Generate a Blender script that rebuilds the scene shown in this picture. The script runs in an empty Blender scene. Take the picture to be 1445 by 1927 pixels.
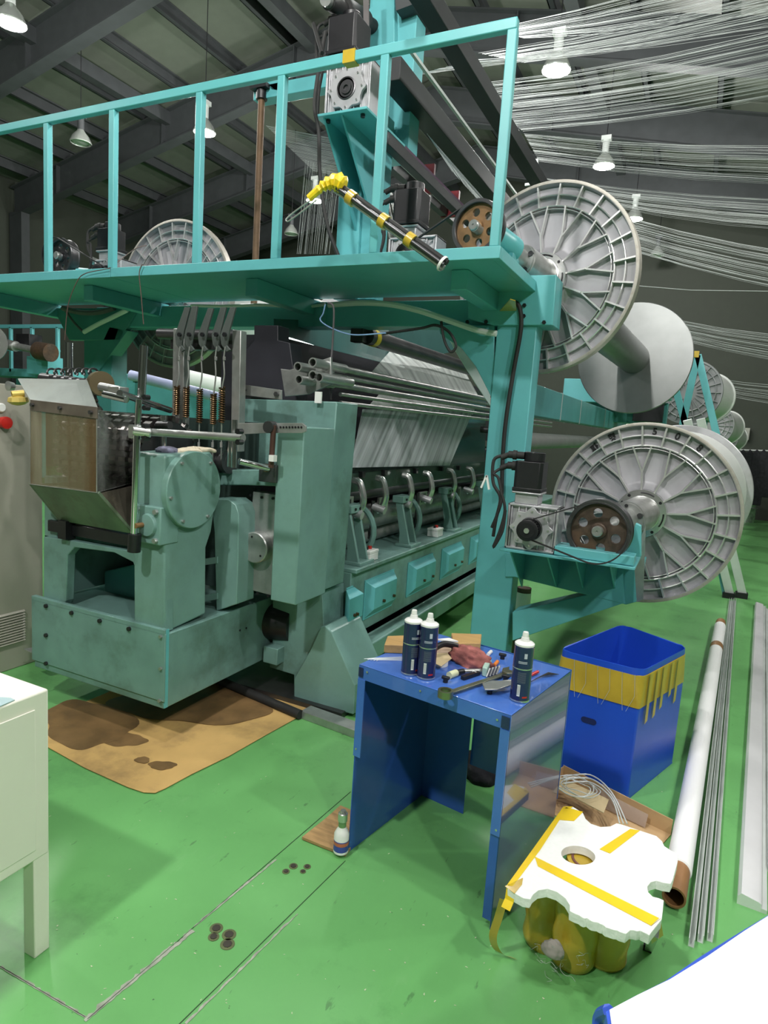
import bpy, bmesh, math, random
from mathutils import Vector, Matrix
random.seed(7)
S = bpy.context.scene
COL = S.collection
PI = math.pi
# ------------------------------------------------------------------ camera
F = 1215.0
YW, PT, RL = [math.radians(a) for a in (25.4, 7.9, 3.85)]
CAM = Vector((0, 0, 1.65))
fw = Vector((-math.sin(YW)*math.cos(PT), math.cos(YW)*math.cos(PT), -math.sin(PT)))
rt0 = Vector((math.cos(YW), math.sin(YW), 0)); up0 = rt0.cross(fw)
rt = math.cos(RL)*rt0 + math.sin(RL)*up0; up = rt.cross(fw)
cd = bpy.data.cameras.new('camera'); cam = bpy.data.objects.new('camera', cd); COL.objects.link(cam)
cd.sensor_fit = 'VERTICAL'; cd.sensor_height = 36; cd.lens = 36*F/1927; cd.clip_start = .02; cd.clip_end = 100
cam.matrix_world = Matrix.Translation(CAM) @ Matrix((rt, up, -fw)).transposed().to_4x4()
S.camera = cam
S.view_settings.view_transform = 'Standard'; S.view_settings.look = 'None'
S.view_settings.gamma = 1; S.view_settings.use_curve_mapping = False
S.view_settings.exposure = 0.74
def ray(u, v): return fw + (u-722.5)/F*rt - (v-963.5)/F*up
def P(u, v, X=None, Y=None, Z=None):
    """the point of a real plane (X=, Y= or Z= constant) seen at this spot of the photograph"""
    d = ray(u, v)
    for i, c in enumerate((X, Y, Z)):
        if c is not None: return CAM + d*((c-CAM[i])/d[i])
# ------------------------------------------------------------------ world + lamps' power
W = bpy.data.worlds.new('hall_air'); S.world = W; W.use_nodes = True
W.node_tree.nodes['Background'].inputs[0].default_value = (.75, .85, .95, 1)
W.node_tree.nodes['Background'].inputs[1].default_value = .18
LAMP_POWER = 150.0
LAMP_SPOTS = [(-1.9, 7.65, 1), (-1.75, 10.44, 1), (-1.55, 13.0, 1), (-1.9, 4.6, 1), (-1.6, 1.3, .85), (-1.8, -1.6, 2.5),
              (-6.93, 7.72, 1), (-7.15, 4.94, 1), (-6.9, 10.65, 1), (-7.2, 1.8, 1),
              (3.2, 7.6, 1), (3.2, 4.6, .8), (2.6, 1.2, 1.3), (3.2, -2.0, 2.0),
              (-9.13, 7.43, 0), (-8.6, 12.4, 0), (-1.3, 15.6, 0)]
# ------------------------------------------------------------------ materials
MT = {}
def mat(name, col, rough=.5, metal=0, var=.12, scale=6, bump=0, spec=.5, dirt=None, dirt_amt=.35, dirt_scale=3, stretch=(1, 1, 1), coat=0):
    if name in MT: return MT[name]
    m = bpy.data.materials.new(name); m.use_nodes = True; nt = m.node_tree; N = nt.nodes; L = nt.links
    b = N['Principled BSDF']; b.inputs['Roughness'].default_value = rough; b.inputs['Metallic'].default_value = metal
    b.inputs['Specular IOR Level'].default_value = spec; b.inputs['Coat Weight'].default_value = coat
    tc = N.new('ShaderNodeTexCoord'); mp = N.new('ShaderNodeMapping'); mp.inputs['Scale'].default_value = stretch
    L.new(tc.outputs['Object'], mp.inputs[0])
    n = N.new('ShaderNodeTexNoise'); n.inputs['Scale'].default_value = scale; n.inputs['Detail'].default_value = 6
    L.new(mp.outputs[0], n.inputs['Vector'])
    r = N.new('ShaderNodeValToRGB'); r.color_ramp.elements[0].position = .3; r.color_ramp.elements[1].position = .7
    r.color_ramp.elements[0].color = (*[c*(1-var) for c in col], 1); r.color_ramp.elements[1].color = (*[min(1, c*(1+var)) for c in col], 1)
    L.new(n.outputs[0], r.inputs[0]); out = r.outputs[0]
    if dirt:
        n2 = N.new('ShaderNodeTexNoise'); n2.inputs['Scale'].default_value = dirt_scale; n2.inputs['Detail'].default_value = 8; n2.inputs['Roughness'].default_value = .65
        L.new(mp.outputs[0], n2.inputs['Vector'])
        r2 = N.new('ShaderNodeValToRGB'); r2.color_ramp.elements[0].position = .5; r2.color_ramp.elements[1].position = .72
        r2.color_ramp.elements[1].color = (dirt_amt,)*3+(1,)
        r2.color_ramp.elements[0].color = (0, 0, 0, 1)
        L.new(n2.outputs[0], r2.inputs[0])
        mx = N.new('ShaderNodeMixRGB'); mx.inputs[2].default_value = (*dirt, 1)
        L.new(r2.outputs[0], mx.inputs[0]); L.new(out, mx.inputs[1]); out = mx.outputs[0]
    L.new(out, b.inputs['Base Color'])
    if bump:
        bp = N.new('ShaderNodeBump'); bp.inputs['Strength'].default_value = bump; bp.inputs['Distance'].default_value = .01
        L.new(n.outputs[0], bp.inputs['Height']); L.new(bp.outputs[0], b.inputs['Normal'])
    MT[name] = m; return m
def glassy(name, col, alpha, rough=.3, stripes=None, col2=None, shear=0):
    """a see-through sheet: part of the light passes straight through"""
    m = bpy.data.materials.new(name); m.use_nodes = True; nt = m.node_tree; N = nt.nodes; L = nt.links
    b = N['Principled BSDF']; b.inputs['Base Color'].default_value = (*col, 1); b.inputs['Roughness'].default_value = rough
    tr = N.new('ShaderNodeBsdfTransparent'); mx = N.new('ShaderNodeMixShader')
    L.new(tr.outputs[0], mx.inputs[1]); L.new(b.outputs[0], mx.inputs[2]); L.new(mx.outputs[0], N['Material Output'].inputs[0])
    mx.inputs[0].default_value = alpha
    if stripes:
        tc = N.new('ShaderNodeTexCoord'); mp = N.new('ShaderNodeMapping'); mp.inputs['Scale'].default_value = stripes
        n = N.new('ShaderNodeTexNoise'); n.inputs['Scale'].default_value = 1; n.inputs['Detail'].default_value = 5
        src = tc.outputs['Object']
        if shear:   # let the stripes follow the slant of the sheet: y' = y - shear * z
            sx = N.new('ShaderNodeSeparateXYZ'); cx_ = N.new('ShaderNodeCombineXYZ'); ma = N.new('ShaderNodeMath'); ma.operation = 'MULTIPLY_ADD'; ma.inputs[1].default_value = -shear
            L.new(src, sx.inputs[0]); L.new(sx.outputs[2], ma.inputs[0]); L.new(sx.outputs[1], ma.inputs[2])
            L.new(sx.outputs[0], cx_.inputs[0]); L.new(ma.outputs[0], cx_.inputs[1]); L.new(sx.outputs[2], cx_.inputs[2]); src = cx_.outputs[0]
        L.new(src, mp.inputs[0]); L.new(mp.outputs[0], n.inputs['Vector'])
        r = N.new('ShaderNodeMapRange'); r.inputs['From Min'].default_value = .3; r.inputs['From Max'].default_value = .7
        r.inputs['To Min'].default_value = max(0, alpha-.25); r.inputs['To Max'].default_value = min(1, alpha+.3)
        L.new(n.outputs[0], r.inputs[0]); L.new(r.outputs[0], mx.inputs[0])
        if col2:
            cr = N.new('ShaderNodeValToRGB'); cr.color_ramp.elements[0].position = .35; cr.color_ramp.elements[1].position = .65
            cr.color_ramp.elements[0].color = (*col, 1); cr.color_ramp.elements[1].color = (*col2, 1)
            L.new(n.outputs[0], cr.inputs[0]); L.new(cr.outputs[0], b.inputs['Base Color'])
    MT[name] = m; return m
def emit(name, col, s):
    m = bpy.data.materials.new(name); m.use_nodes = True; b = m.node_tree.nodes['Principled BSDF']
    b.inputs['Base Color'].default_value = (*col, 1); b.inputs['Emission Color'].default_value = (*col, 1); b.inputs['Emission Strength'].default_value = s
    MT[name] = m; return m
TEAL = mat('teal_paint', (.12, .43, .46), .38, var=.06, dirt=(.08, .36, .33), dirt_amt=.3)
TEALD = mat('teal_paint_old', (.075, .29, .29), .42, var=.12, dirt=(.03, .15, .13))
GREEN = mat('machine_green_paint', (.155, .285, .262), .36, var=.12, dirt=(.05, .085, .055), dirt_amt=.6, dirt_scale=4)
GREENL = mat('machine_green_paint_light', (.175, .315, .285), .33, var=.1, dirt=(.08, .14, .09), dirt_amt=.5)
GREASE = mat('greasy_green', (.10, .15, .09), .4, var=.3, dirt=(.06, .045, .02), dirt_amt=.8, dirt_scale=7)
STEEL = mat('brushed_steel', (.42, .43, .42), .36, .7, var=.15, scale=14, dirt=(.22, .2, .17), dirt_amt=.5)
CHROME = mat('chrome', (.72, .73, .75), .14, 1, var=.05)
DSTEEL = mat('dark_oily_steel', (.10, .10, .105), .38, .8, var=.3, dirt=(.05, .035, .02))
ALU = mat('cast_aluminium', (.50, .50, .52), .42, .55, var=.08, scale=20, dirt=(.33, .31, .28), dirt_amt=.4)
FLP = mat('flange_plate_grey', (.34, .335, .36), .5, .25, var=.06, scale=9, dirt=(.28, .27, .26), dirt_amt=.4)
ALURIB = mat('polished_rib', (.70, .69, .68), .34, .75, var=.06)
ALUD = mat('turned_aluminium', (.24, .25, .245), .36, .8, var=.06)
ALUL = mat('machined_aluminium', (.66, .66, .65), .27, .9, var=.05)
GALV = mat('galvanised_steel', (.72, .76, .74), .36, .4, var=.08)
BLACK = mat('black_plastic', (.008, .008, .010), .42, var=.2)
RUBBER = mat('black_rubber', (.015, .015, .015), .7, var=.3)
RUST = mat('rusty_iron', (.085, .06, .045), .55, .5, var=.25, scale=25, dirt=(.16, .08, .035), dirt_amt=.7)
BROWNR = mat('brown_rust_iron', (.22, .12, .05), .5, .3, var=.2, scale=20, dirt=(.1, .07, .04))
WHITEP = mat('white_plastic', (.78, .78, .76), .4, var=.04)
FOAM = mat('white_foam', (.88, .90, .86), .85, var=.02, scale=60, bump=.25)
YTAPE = mat('yellow_tape', (.85, .60, .02), .35, var=.08)
MTAPE = mat('mustard_tape', (.52, .36, .035), .28, var=.2, dirt=(.25, .2, .05), dirt_amt=.5, coat=.3)
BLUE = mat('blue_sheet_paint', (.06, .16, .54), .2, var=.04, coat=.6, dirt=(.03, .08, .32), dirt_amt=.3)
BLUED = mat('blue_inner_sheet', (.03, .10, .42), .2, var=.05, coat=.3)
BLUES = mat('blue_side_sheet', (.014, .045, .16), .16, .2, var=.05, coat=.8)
BIN = mat('blue_corrugated_plastic', (.015, .075, .56), .32, var=.05, stretch=(1, 1, .15))
CREAM = mat('cream_paint', (.84, .82, .72), .4, var=.02)
GREYC = mat('grey_beige_paint', (.37, .355, .30), .5, var=.03)
CARD = mat('kraft_cardboard', (.50, .33, .17), .8, var=.1, scale=8)
CARDL = mat('pale_cardboard', (.58, .46, .27), .8, var=.08)
WOOD = mat('pine_wood', (.50, .31, .12), .65, var=.2, stretch=(1, 9, 9), dirt=(.22, .12, .05))
BEAMC = mat('dark_grey_steel_paint', (.042, .047, .050), .6, var=.1)
NAVY = mat('navy_can_paint', (.012, .015, .085), .25, var=.05, coat=.5)
INK = mat('black_ink', (.01, .01, .012), .6, var=0)
GREYINK = mat('grey_print', (.12, .13, .17), .6, var=0)
REDP = mat('red_plastic', (.5, .02, .015), .35)
PINKR = mat('pink_rag', (.30, .10, .09), .9, var=.45, scale=22, bump=.9)
CLOTHB = mat('black_cloth', (.012, .012, .016), .95, var=.4, scale=20, bump=.6)
YARN = mat('white_yarn', (.44, .47, .46), .4, var=.1)
YARND = mat('grey_yarn', (.35, .38, .36), .5, var=.1)
COPPER = mat('oily_spring_steel', (.15, .09, .045), .28, .9, var=.3, scale=40)
GLOVE = mat('cotton_glove', (.66, .58, .44), .95, var=.12, scale=40, bump=.4)
GLOVEB = mat('striped_cuff', (.17, .17, .24), .95, var=.4, scale=60)
PAPER = mat('white_sheet', (.93, .93, .94), .6, var=.01)
BEDGE = mat('blue_edge', (.03, .09, .55), .4)
CLOTH = mat('white_fabric_roll', (.70, .76, .72), .7, var=.04)
LAV = mat('lavender_plastic_wrap', (.42, .46, .70), .4, var=.1)
LED = emit('lamp_glow', (1, 1, .96), 14)
TUBEL = emit('added_batten_glow', (.85, 1, .93), 4)
# ------------------------------------------------------------------ mesh builder
ORG = {}
def rootof(o):
    while o.parent: o = o.parent
    return o
class MB:
    def __init__(s): s.b = bmesh.new()
    def _f(s, vs, fs):
        v = [s.b.verts.new(p) for p in vs]
        for f in fs:
            try: s.b.faces.new([v[i] for i in f])
            except ValueError: pass
        return s
    def box(s, x0, x1, y0, y1, z0, z1):
        if x0 > x1: x0, x1 = x1, x0
        if y0 > y1: y0, y1 = y1, y0
        if z0 > z1: z0, z1 = z1, z0
        return s._f([(x, y, z) for z in (z0, z1) for y in (y0, y1) for x in (x0, x1)],
                    [(0, 2, 3, 1), (4, 5, 7, 6), (0, 1, 5, 4), (2, 6, 7, 3), (0, 4, 6, 2), (1, 3, 7, 5)])
    def bar(s, a, b, w, h, upv=(0, 0, 1)):
        """a square bar from a to b"""
        a = Vector(a); b = Vector(b); d = (b-a).normalized(); u = Vector(upv)
        if abs(d.dot(u)) > .98: u = Vector((0, 1, 0))
        sd = d.cross(u).normalized()*w/2; uu = sd.cross(d).normalized()*h/2
        return s._f([p+i*sd+j*uu for p in (a, b) for j in (-1, 1) for i in (-1, 1)],
                    [(0, 2, 3, 1), (4, 5, 7, 6), (0, 1, 5, 4), (2, 6, 7, 3), (0, 4, 6, 2), (1, 3, 7, 5)])
    def prism(s, pts, vec):
        pts = [Vector(p) for p in pts]; vec = Vector(vec); n = len(pts)
        s._f(pts+[p+vec for p in pts], [tuple(range(n)), tuple(range(2*n-1, n-1, -1))]+[(i, i+n, (i+1) % n+n, (i+1) % n) for i in range(n)])
        bmesh.ops.recalc_face_normals(s.b, faces=s.b.faces); return s
    def frame(s, a, d):
        d = Vector(d).normalized(); u = Vector((0, 0, 1)) if abs(d.z) < .9 else Vector((1, 0, 0))
        x = u.cross(d).normalized(); return x, d.cross(x)
    def lathe(s, a, d, prof, n=32, cap=True):
        """profile of (distance along d, radius) turned about the axis"""
        a = Vector(a); d = Vector(d).normalized(); x, y = s.frame(a, d); rings = []
        for t, r in prof:
            rings.append([s.b.verts.new(a+d*t+(x*math.cos(2*PI*i/n)+y*math.sin(2*PI*i/n))*max(r, 1e-5)) for i in range(n)])
        for r0, r1 in zip(rings, rings[1:]):
            for i in range(n): s.b.faces.new((r0[i], r0[(i+1) % n], r1[(i+1) % n], r1[i]))
        if cap:
            s.b.faces.new(rings[0][::-1]); s.b.faces.new(rings[-1])
        return s
    def cyl(s, a, b, r, n=20, r2=None):
        a = Vector(a); b = Vector(b); L = (b-a).length
        return s.lathe(a, b-a, [(0, r), (L, r if r2 is None else r2)], n)
    def pipe(s, a, b, r, ri, n=20):
        a = Vector(a); b = Vector(b); L = (b-a).length
        return s.lathe(a, b-a, [(.02*L, ri), (0, ri), (0, r), (L, r), (L, ri), (.98*L, ri), (.5*L, ri)], n, cap=False)
    def tube(s, pts, r, n=8, closed=False):
        pts = [Vector(p) for p in pts]; N = len(pts); rings = []; prev = None
        for i, p in enumerate(pts):
            if closed: d = pts[(i+1) % N]-pts[i-1]
            else: d = pts[min(i+1, N-1)]-pts[max(i-1, 0)]
            if d.length < 1e-9: d = Vector((0, 0, 1))
            d.normalize()
            if prev is None: x, y = s.frame(p, d)
            else:
                x = prev-d*prev.dot(d)
                if x.length < 1e-6: x, y = s.frame(p, d)
                x.normalize(); y = d.cross(x)
            prev = x; rr = r[i] if isinstance(r, (list, tuple)) else r
            rings.append([s.b.verts.new(p+(x*math.cos(2*PI*k/n)+y*math.sin(2*PI*k/n))*rr) for k in range(n)])
        for i in range(N if closed else N-1):
            r0, r1 = rings[i], rings[(i+1) % N]
            for k in range(n):
                try: s.b.faces.new((r0[k], r0[(k+1) % n], r1[(k+1) % n], r1[k]))
                except ValueError: pass
        if not closed: s.b.faces.new(rings[0][::-1]); s.b.faces.new(rings[-1])
        return s
    def build(s, name, m, parent=None, bevel=0, label=None, smooth=True, seg=2):
        if parent is not None:
            o0 = ORG.get(rootof(parent).name, Vector((0, 0, 0)))
            bmesh.ops.translate(s.b, verts=s.b.verts, vec=-o0)
        bmesh.ops.recalc_face_normals(s.b, faces=s.b.faces)
        me = bpy.data.meshes.new(name); s.b.to_mesh(me); s.b.free()
        if smooth:
            for p in me.polygons: p.use_smooth = True
            me.set_sharp_from_angle(angle=math.radians(32))
        me.materials.append(m); o = bpy.data.objects.new(name, me); COL.objects.link(o)
        if parent is not None: o.parent = parent
        if bevel:
            b = o.modifiers.new('bevel', 'BEVEL'); b.width = bevel; b.segments = seg; b.limit_method = 'ANGLE'; b.angle_limit = math.radians(40)
        if label: o['label'] = label
        return o
def smooth_pts(pts, k=6):
    pts = [Vector(p) for p in pts]; out = []
    for i in range(len(pts)-1):
        p0, p1, p2, p3 = pts[max(i-1, 0)], pts[i], pts[i+1], pts[min(i+2, len(pts)-1)]
        for j in range(k):
            t = j/k
            out.append(.5*((2*p1)+(p2-p0)*t+(2*p0-5*p1+4*p2-p3)*t*t+(-p0+3*p1-3*p2+p3)*t**3))
    out.append(pts[-1]); return out
def thing(name, label, cat, loc=(0, 0, 0), group=None):
    o = bpy.data.objects.new(name, None); COL.objects.link(o); o.location = loc; o.empty_display_size = .1
    ORG[o.name] = Vector(loc); o['label'] = label; o['category'] = cat
    if group: o['group'] = group
    return o
def tag(o, label, cat, group=None, kind=None):
    o['label'] = label; o['category'] = cat
    if group: o['group'] = group
    if kind: o['kind'] = kind
    return o
def struct(o): o['kind'] = 'structure'; return o
def kids(o): return [c for c in bpy.data.objects if c.parent == o]
def copy_tree(o, loc=None, rotz=None, label=None):
    c = o.copy(); COL.objects.link(c)
    if loc is not None: c.location = loc
    if rotz is not None: c.rotation_euler.z = rotz
    if label: c['label'] = label
    for k in kids(o):
        if k == c: continue
        d = k.copy(); COL.objects.link(d); d.parent = c
        for g in kids(k):
            if g.parent == d: continue
            e = g.copy(); COL.objects.link(e); e.parent = d
    return c
def text_mesh(txt, size, depth, name, m, parent, mw, label=None):
    cu = bpy.data.curves.new('lettering', 'FONT'); cu.body = txt; cu.size = size; cu.extrude = depth; cu.align_x = 'CENTER'; cu.align_y = 'CENTER'
    cu.offset = size*.03
    t = bpy.data.objects.new('lettering', cu); COL.objects.link(t)
    dg = bpy.context.evaluated_depsgraph_get(); dg.update()
    me = bpy.data.meshes.new_from_object(t.evaluated_get(dg)); bpy.data.objects.remove(t)
    me.transform(mw); me.materials.clear(); me.materials.append(m)
    o = bpy.data.objects.new(name, me); COL.objects.link(o); o.parent = parent
    if label: o['label'] = label
    return o
def plate(outer, holes, frame, th, mb=None):
    """a plate with holes: 2-D outline + hole outlines, frame = (origin, xdir, ydir, normal), thickness along normal"""
    o, x, y, n = [Vector(q) for q in frame]; b = bmesh.new(); loops = [outer]+holes; ed = []
    for lp in loops:
        vs = [b.verts.new(o+x*p[0]+y*p[1]) for p in lp]
        ed += [b.edges.new((vs[i], vs[(i+1) % len(vs)])) for i in range(len(vs))]
    bmesh.ops.triangle_fill(b, edges=ed, use_beauty=True, use_dissolve=False)
    r = bmesh.ops.extrude_face_region(b, geom=list(b.faces))
    bmesh.ops.translate(b, verts=[g for g in r['geom'] if isinstance(g, bmesh.types.BMVert)], vec=n*th)
    bmesh.ops.recalc_face_normals(b, faces=b.faces)
    if mb is None: mb = MB()
    vm = {v: mb.b.verts.new(v.co) for v in b.verts}
    for f in b.faces: mb.b.faces.new([vm[v] for v in f.verts])
    b.free(); return mb
def circ(cx, cy, r, n=20, ry=None, a0=0): return [(cx+r*math.cos(a0+2*PI*i/n), cy+(ry or r)*math.sin(a0+2*PI*i/n)) for i in range(n)]
def bolts(parent, pts, d, r=.012, h=.012, m=None, name='bolt', n=6, label=None):
    d = Vector(d).normalized(); first = None; p0 = Vector((0, 0, 0)); og = ORG[rootof(parent).name]
    for p in pts:
        p = Vector(p)
        if first is None:
            first = MB().cyl(p, p+d*h, r, n).build(name, m or BLACK, parent, label=label); p0 = p
        else:
            c = first.copy(); COL.objects.link(c); c.parent = parent; c.location = p-p0
# ================================================================== THE HALL
def floor_mat():
    m = bpy.data.materials.new('green_epoxy_floor'); m.use_nodes = True; nt = m.node_tree; N = nt.nodes; L = nt.links; b = N['Principled BSDF']
    tc = N.new('ShaderNodeTexCoord')
    def noise(sc, det=6, rough=.6, st=(1, 1, 1)):
        mp = N.new('ShaderNodeMapping'); mp.inputs['Scale'].default_value = st; L.new(tc.outputs['Object'], mp.inputs[0])
        n = N.new('ShaderNodeTexNoise'); n.inputs['Scale'].default_value = sc; n.inputs['Detail'].default_value = det; n.inputs['Roughness'].default_value = rough
        L.new(mp.outputs[0], n.inputs['Vector']); return n.outputs[0]
    def ramp(s, p0, p1, c0=(0, 0, 0, 1), c1=(1, 1, 1, 1)):
        r = N.new('ShaderNodeValToRGB'); r.color_ramp.elements[0].position = p0; r.color_ramp.elements[1].position = p1
        r.color_ramp.elements[0].color = c0; r.color_ramp.elements[1].color = c1; L.new(s, r.inputs[0]); return r.outputs[0]
    def mixc(f, a, col, amt=1):
        x = N.new('ShaderNodeMixRGB'); x.inputs[2].default_value = (*col, 1); L.new(a, x.inputs[1])
        if amt != 1:
            mm = N.new('ShaderNodeMath'); mm.operation = 'MULTIPLY'; mm.inputs[1].default_value = amt; L.new(f, mm.inputs[0]); f = mm.outputs[0]
        L.new(f, x.inputs[0]); return x.outputs[0]
    c = ramp(noise(1.1), .3, .7, (.125, .36, .115, 1), (.155, .43, .14, 1))
    c = mixc(ramp(noise(2.6, 10, .7), .55, .75), c, (.035, .12, .035), .55)
    c = mixc(ramp(noise(.9, 8, .75), .56, .68), c, (.07, .21, .07), .5)
    c = mixc(ramp(noise(7, 6, .7, (1, .3, 1)), .62, .74), c, (.22, .46, .20), .35)
    c = mixc(ramp(noise(16, 5, .75), .68, .72), c, (.03, .06, .03), .55)
    c = mixc(ramp(noise(26, 4, .6, (1, .25, 1)), .66, .70), c, (.03, .07, .03), .45)
    c = mixc(ramp(noise(60, 2), .76, .77), c, (.40, .42, .30), .5)
    c = mixc(ramp(noise(45, 2), .77, .78), c, (.02, .03, .02), .8)
    L.new(c, b.inputs['Base Color'])
    rr = N.new('ShaderNodeMapRange'); rr.inputs['To Min'].default_value = .22; rr.inputs['To Max'].default_value = .5; L.new(noise(3, 8), rr.inputs[0]); L.new(rr.outputs[0], b.inputs['Roughness'])
    return m
FLOORM = floor_mat()
struct(MB().box(-14.5, 9, -6, 17, -.1, 0).build('floor', FLOORM, smooth=False))
WALL = mat('olive_wall_panel', (.031, .038, .027), .7, var=.05)
ROOF = mat('roof_insulation_sheet', (.125, .14, .115), .42, var=.06)
RX = -5.5
def rz(X, z0=7.6): return z0-.22*abs(X-RX)
struct(MB().box(-14.6, 9, 17, 17.1, 0, 8.7).build('wall_back', WALL, smooth=False))
struct(MB().box(-14.6, 9, -6.1, -6, 0, 8.7).build('wall_front', WALL, smooth=False))
struct(MB().box(-14.6, -14.5, -6, 17, 0, 6.9).build('wall_left', WALL, smooth=False))
struct(MB().box(9, 9.1, -6, 17, 0, 6.9).build('wall_right', WALL, smooth=False))
for i, (xa, xb) in enumerate(((-14.6, RX), (RX, 9.1))):
    struct(MB().prism([(xa, -6.1, rz(xa, 8.45)), (xb, -6.1, rz(xb, 8.45)), (xb, -6.1, rz(xb, 8.5)), (xa, -6.1, rz(xa, 8.5))], (0, 23.2, 0)).build('ceiling', ROOF, smooth=False))
for Y in (-3.8, -1.1, 1.7, 4.45, 7.2, 10.0, 12.6, 15.4):
    b = MB()
    for xa, xb in ((-14.4, RX), (RX, 8.9)):
        for za, zb, w in ((0, .025, .11), (.025, .60, .012), (.60, .625, .11)):
            b.prism([(xa, Y-w, rz(xa)+za), (xb, Y-w, rz(xb)+za), (xb, Y-w, rz(xb)+zb), (xa, Y-w, rz(xa)+zb)], (0, 2*w, 0))
        n = 3
        for k in range(n):
            xx = xa+(xb-xa)*(k+.5)/n
            b.box(xx-.01, xx+.01, Y-.1, Y+.1, rz(xx)+.02, rz(xx)+.6)
    struct(b.build('trim_rafter', BEAMC, smooth=False))
    for xs, xe in ((-14.45, -14.05), (8.55, 8.95)):
        struct(MB().box(xs, xe, Y-.1, Y+.1, 0, rz(xs)+.1).build('trim_column', BEAMC, smooth=False))
x = -13.8
while x < 8.5:
    if abs(x-RX) > .25:
        z = rz(x, 8.23); b = MB().box(x-.035, x-.02, -6, 17, z, z+.22).box(x-.035, x+.045, -6, 17, z, z+.012).box(x-.035, x+.045, -6, 17, z+.2, z+.22)
        struct(b.build('trim_purlin', BEAMC, smooth=False))
    x += 1.12
for xx in (-9.9, -6.6, -2.2):   # heavier longitudinal ties
    struct(MB().box(xx-.09, xx+.09, -6, 17, rz(xx, 7.98), rz(xx, 8.2)).build('trim_tie', BEAMC, smooth=False))
# high-bay lamps
def lamp(x, y, on, i):
    z = 5.6
    t = thing('high_bay_lamp', 'x', 'lamp', (x, y, z), 'high bay lamps hung under the roof')
    b = MB().lathe((x, y, z), (0, 0, 1), [(0, .155), (.012, .16), (.10, .12), (.17, .06), (.19, .05)], 24, cap=False)
    b.lathe((x, y, z+.002), (0, 0, 1), [(0, .15), (.10, .113), (.17, .055)], 24, cap=False)
    b.build('reflector', mat('lamp_reflector', (.6, .64, .6), .25, .7), t)
    MB().cyl((x, y, z+.18), (x, y, z+.36), .05, 14).box(x-.07, x+.07, y-.05, y+.05, z+.36, z+.42).build('driver_housing', BEAMC if not on else GALV, t)
    MB().tube([(x, y, z+.42), (x, y, rz(x, 8.43))], .006, 5).build('suspension_wire', BLACK, t)
    if on >= .8:
        MB().lathe((x, y, z+.03), (0, 0, -1), [(0, .146), (.03, .14), (.045, .09), (.05, .01)], 20).build('glowing_diffuser', LED, t)
    else:
        MB().lathe((x, y, z+.03), (0, 0, -1), [(0, .13), (.02, .11), (.03, .01)], 20).build('glowing_diffuser' if on else 'dark_diffuser', emit('dim_glow', (.8, 1, .95), 1.2) if on else GALV, t)
    if on:
        l = bpy.data.lights.new('lamp_light', 'POINT'); l.energy = LAMP_POWER*on*1; l.shadow_soft_size = .12; l.color = (1, .985, .95)
        lo = bpy.data.objects.new('lamp_light', l); COL.objects.link(lo); lo.parent = t; lo.location = (0, 0, -.16)
    return t
LL = ['bright round high bay lamp nearest the railing corner, under the fanned yarns', 'bright high bay lamp, second of the row running back over the large spools', 'bright high bay lamp, third and farthest lit of the row above the large spools',
      'lit high bay lamp above the gantry, ahead of the bright row', 'lit high bay lamp above the open green floor', 'lit high bay lamp hung behind the viewer on the near row', 'lit high bay lamp beside the third railing post from the left',
      'clear-glass high bay lamp at the top left corner beside the big rafter', 'lit high bay lamp seen beyond the gantry behind the yellow taped pole tip', 'lit high bay lamp over the left aisle near the cabinets', 'lit high bay lamp over the right aisle, far one',
      'lit high bay lamp over the right aisle by the gantry', 'lit high bay lamp over the right aisle near the viewer', 'lit high bay lamp over the right aisle behind the viewer', 'unlit grey high bay lamp between the two leftmost railing posts',
      'unlit small high bay lamp low behind the gap right of the third railing post', 'tiny unlit high bay lamp far back above the big spool']
for i, (x, y, on) in enumerate(LAMP_SPOTS): lamp(x, y, on, i)['label'] = LL[i]
# ================================================================== GANTRY
G = thing('teal_beam_gantry', 'large teal painted steel gantry with railed platform spanning the knitting machine', 'gantry', (-1.0, 3.8, 0))
MB().box(-5.4, -3.517, 3.12, 3.9, 2.453, 2.47).build('platform_deck', TEAL, G); MB().box(-3.512, -.99, 3.12, 3.9, 2.453, 2.47).build('platform_deck', TEAL, G)
MB().box(-5.4, -3.517, 3.08, 3.12, 2.452, 2.51).build('edge_channel', TEAL, G, bevel=.003); MB().box(-3.511, -.95, 3.08, 3.12, 2.452, 2.51).build('edge_channel', TEAL, G, bevel=.003)
MB().box(-.99, -.95, 3.12, 3.9, 2.452, 2.51).build('edge_channel', TEAL, G, bevel=.003)
r = MB().box(-5.4, -.965, 3.085, 3.125, 3.455, 3.505).build('top_rail', TEAL, G, bevel=.005)
for x in (-4.74, -4.13, -3.52, -2.82, -2.25, -1.63, -.985):
    MB().box(x-.023 if x > -4 else x-.02, x+.023, 3.085, 3.125, 2.51, 3.456).build('railing_post', TEAL, G, bevel=.004)
for x in (-5.1, -3.93, -2.53, -1.21):
    MB().box(x-.045, x+.045, 3.26, 3.98, 2.35, 2.452).build('support_arm', TEAL, G, bevel=.004)
# cross beam
MB().box(-4.6, -.9, 3.9, 4.06, 2.27, 2.43).build('cross_beam', TEAL, G, bevel=.004)
MB().box(-2.46, -2.38, 3.885, 3.9, 2.27, 2.43).cyl((-2.42, 3.87, 2.31), (-2.42, 3.89, 2.31), .012, 6).cyl((-2.42, 3.87, 2.39), (-2.42, 3.89, 2.39), .012, 6).build('splice_plate', TEAL, G)
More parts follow.
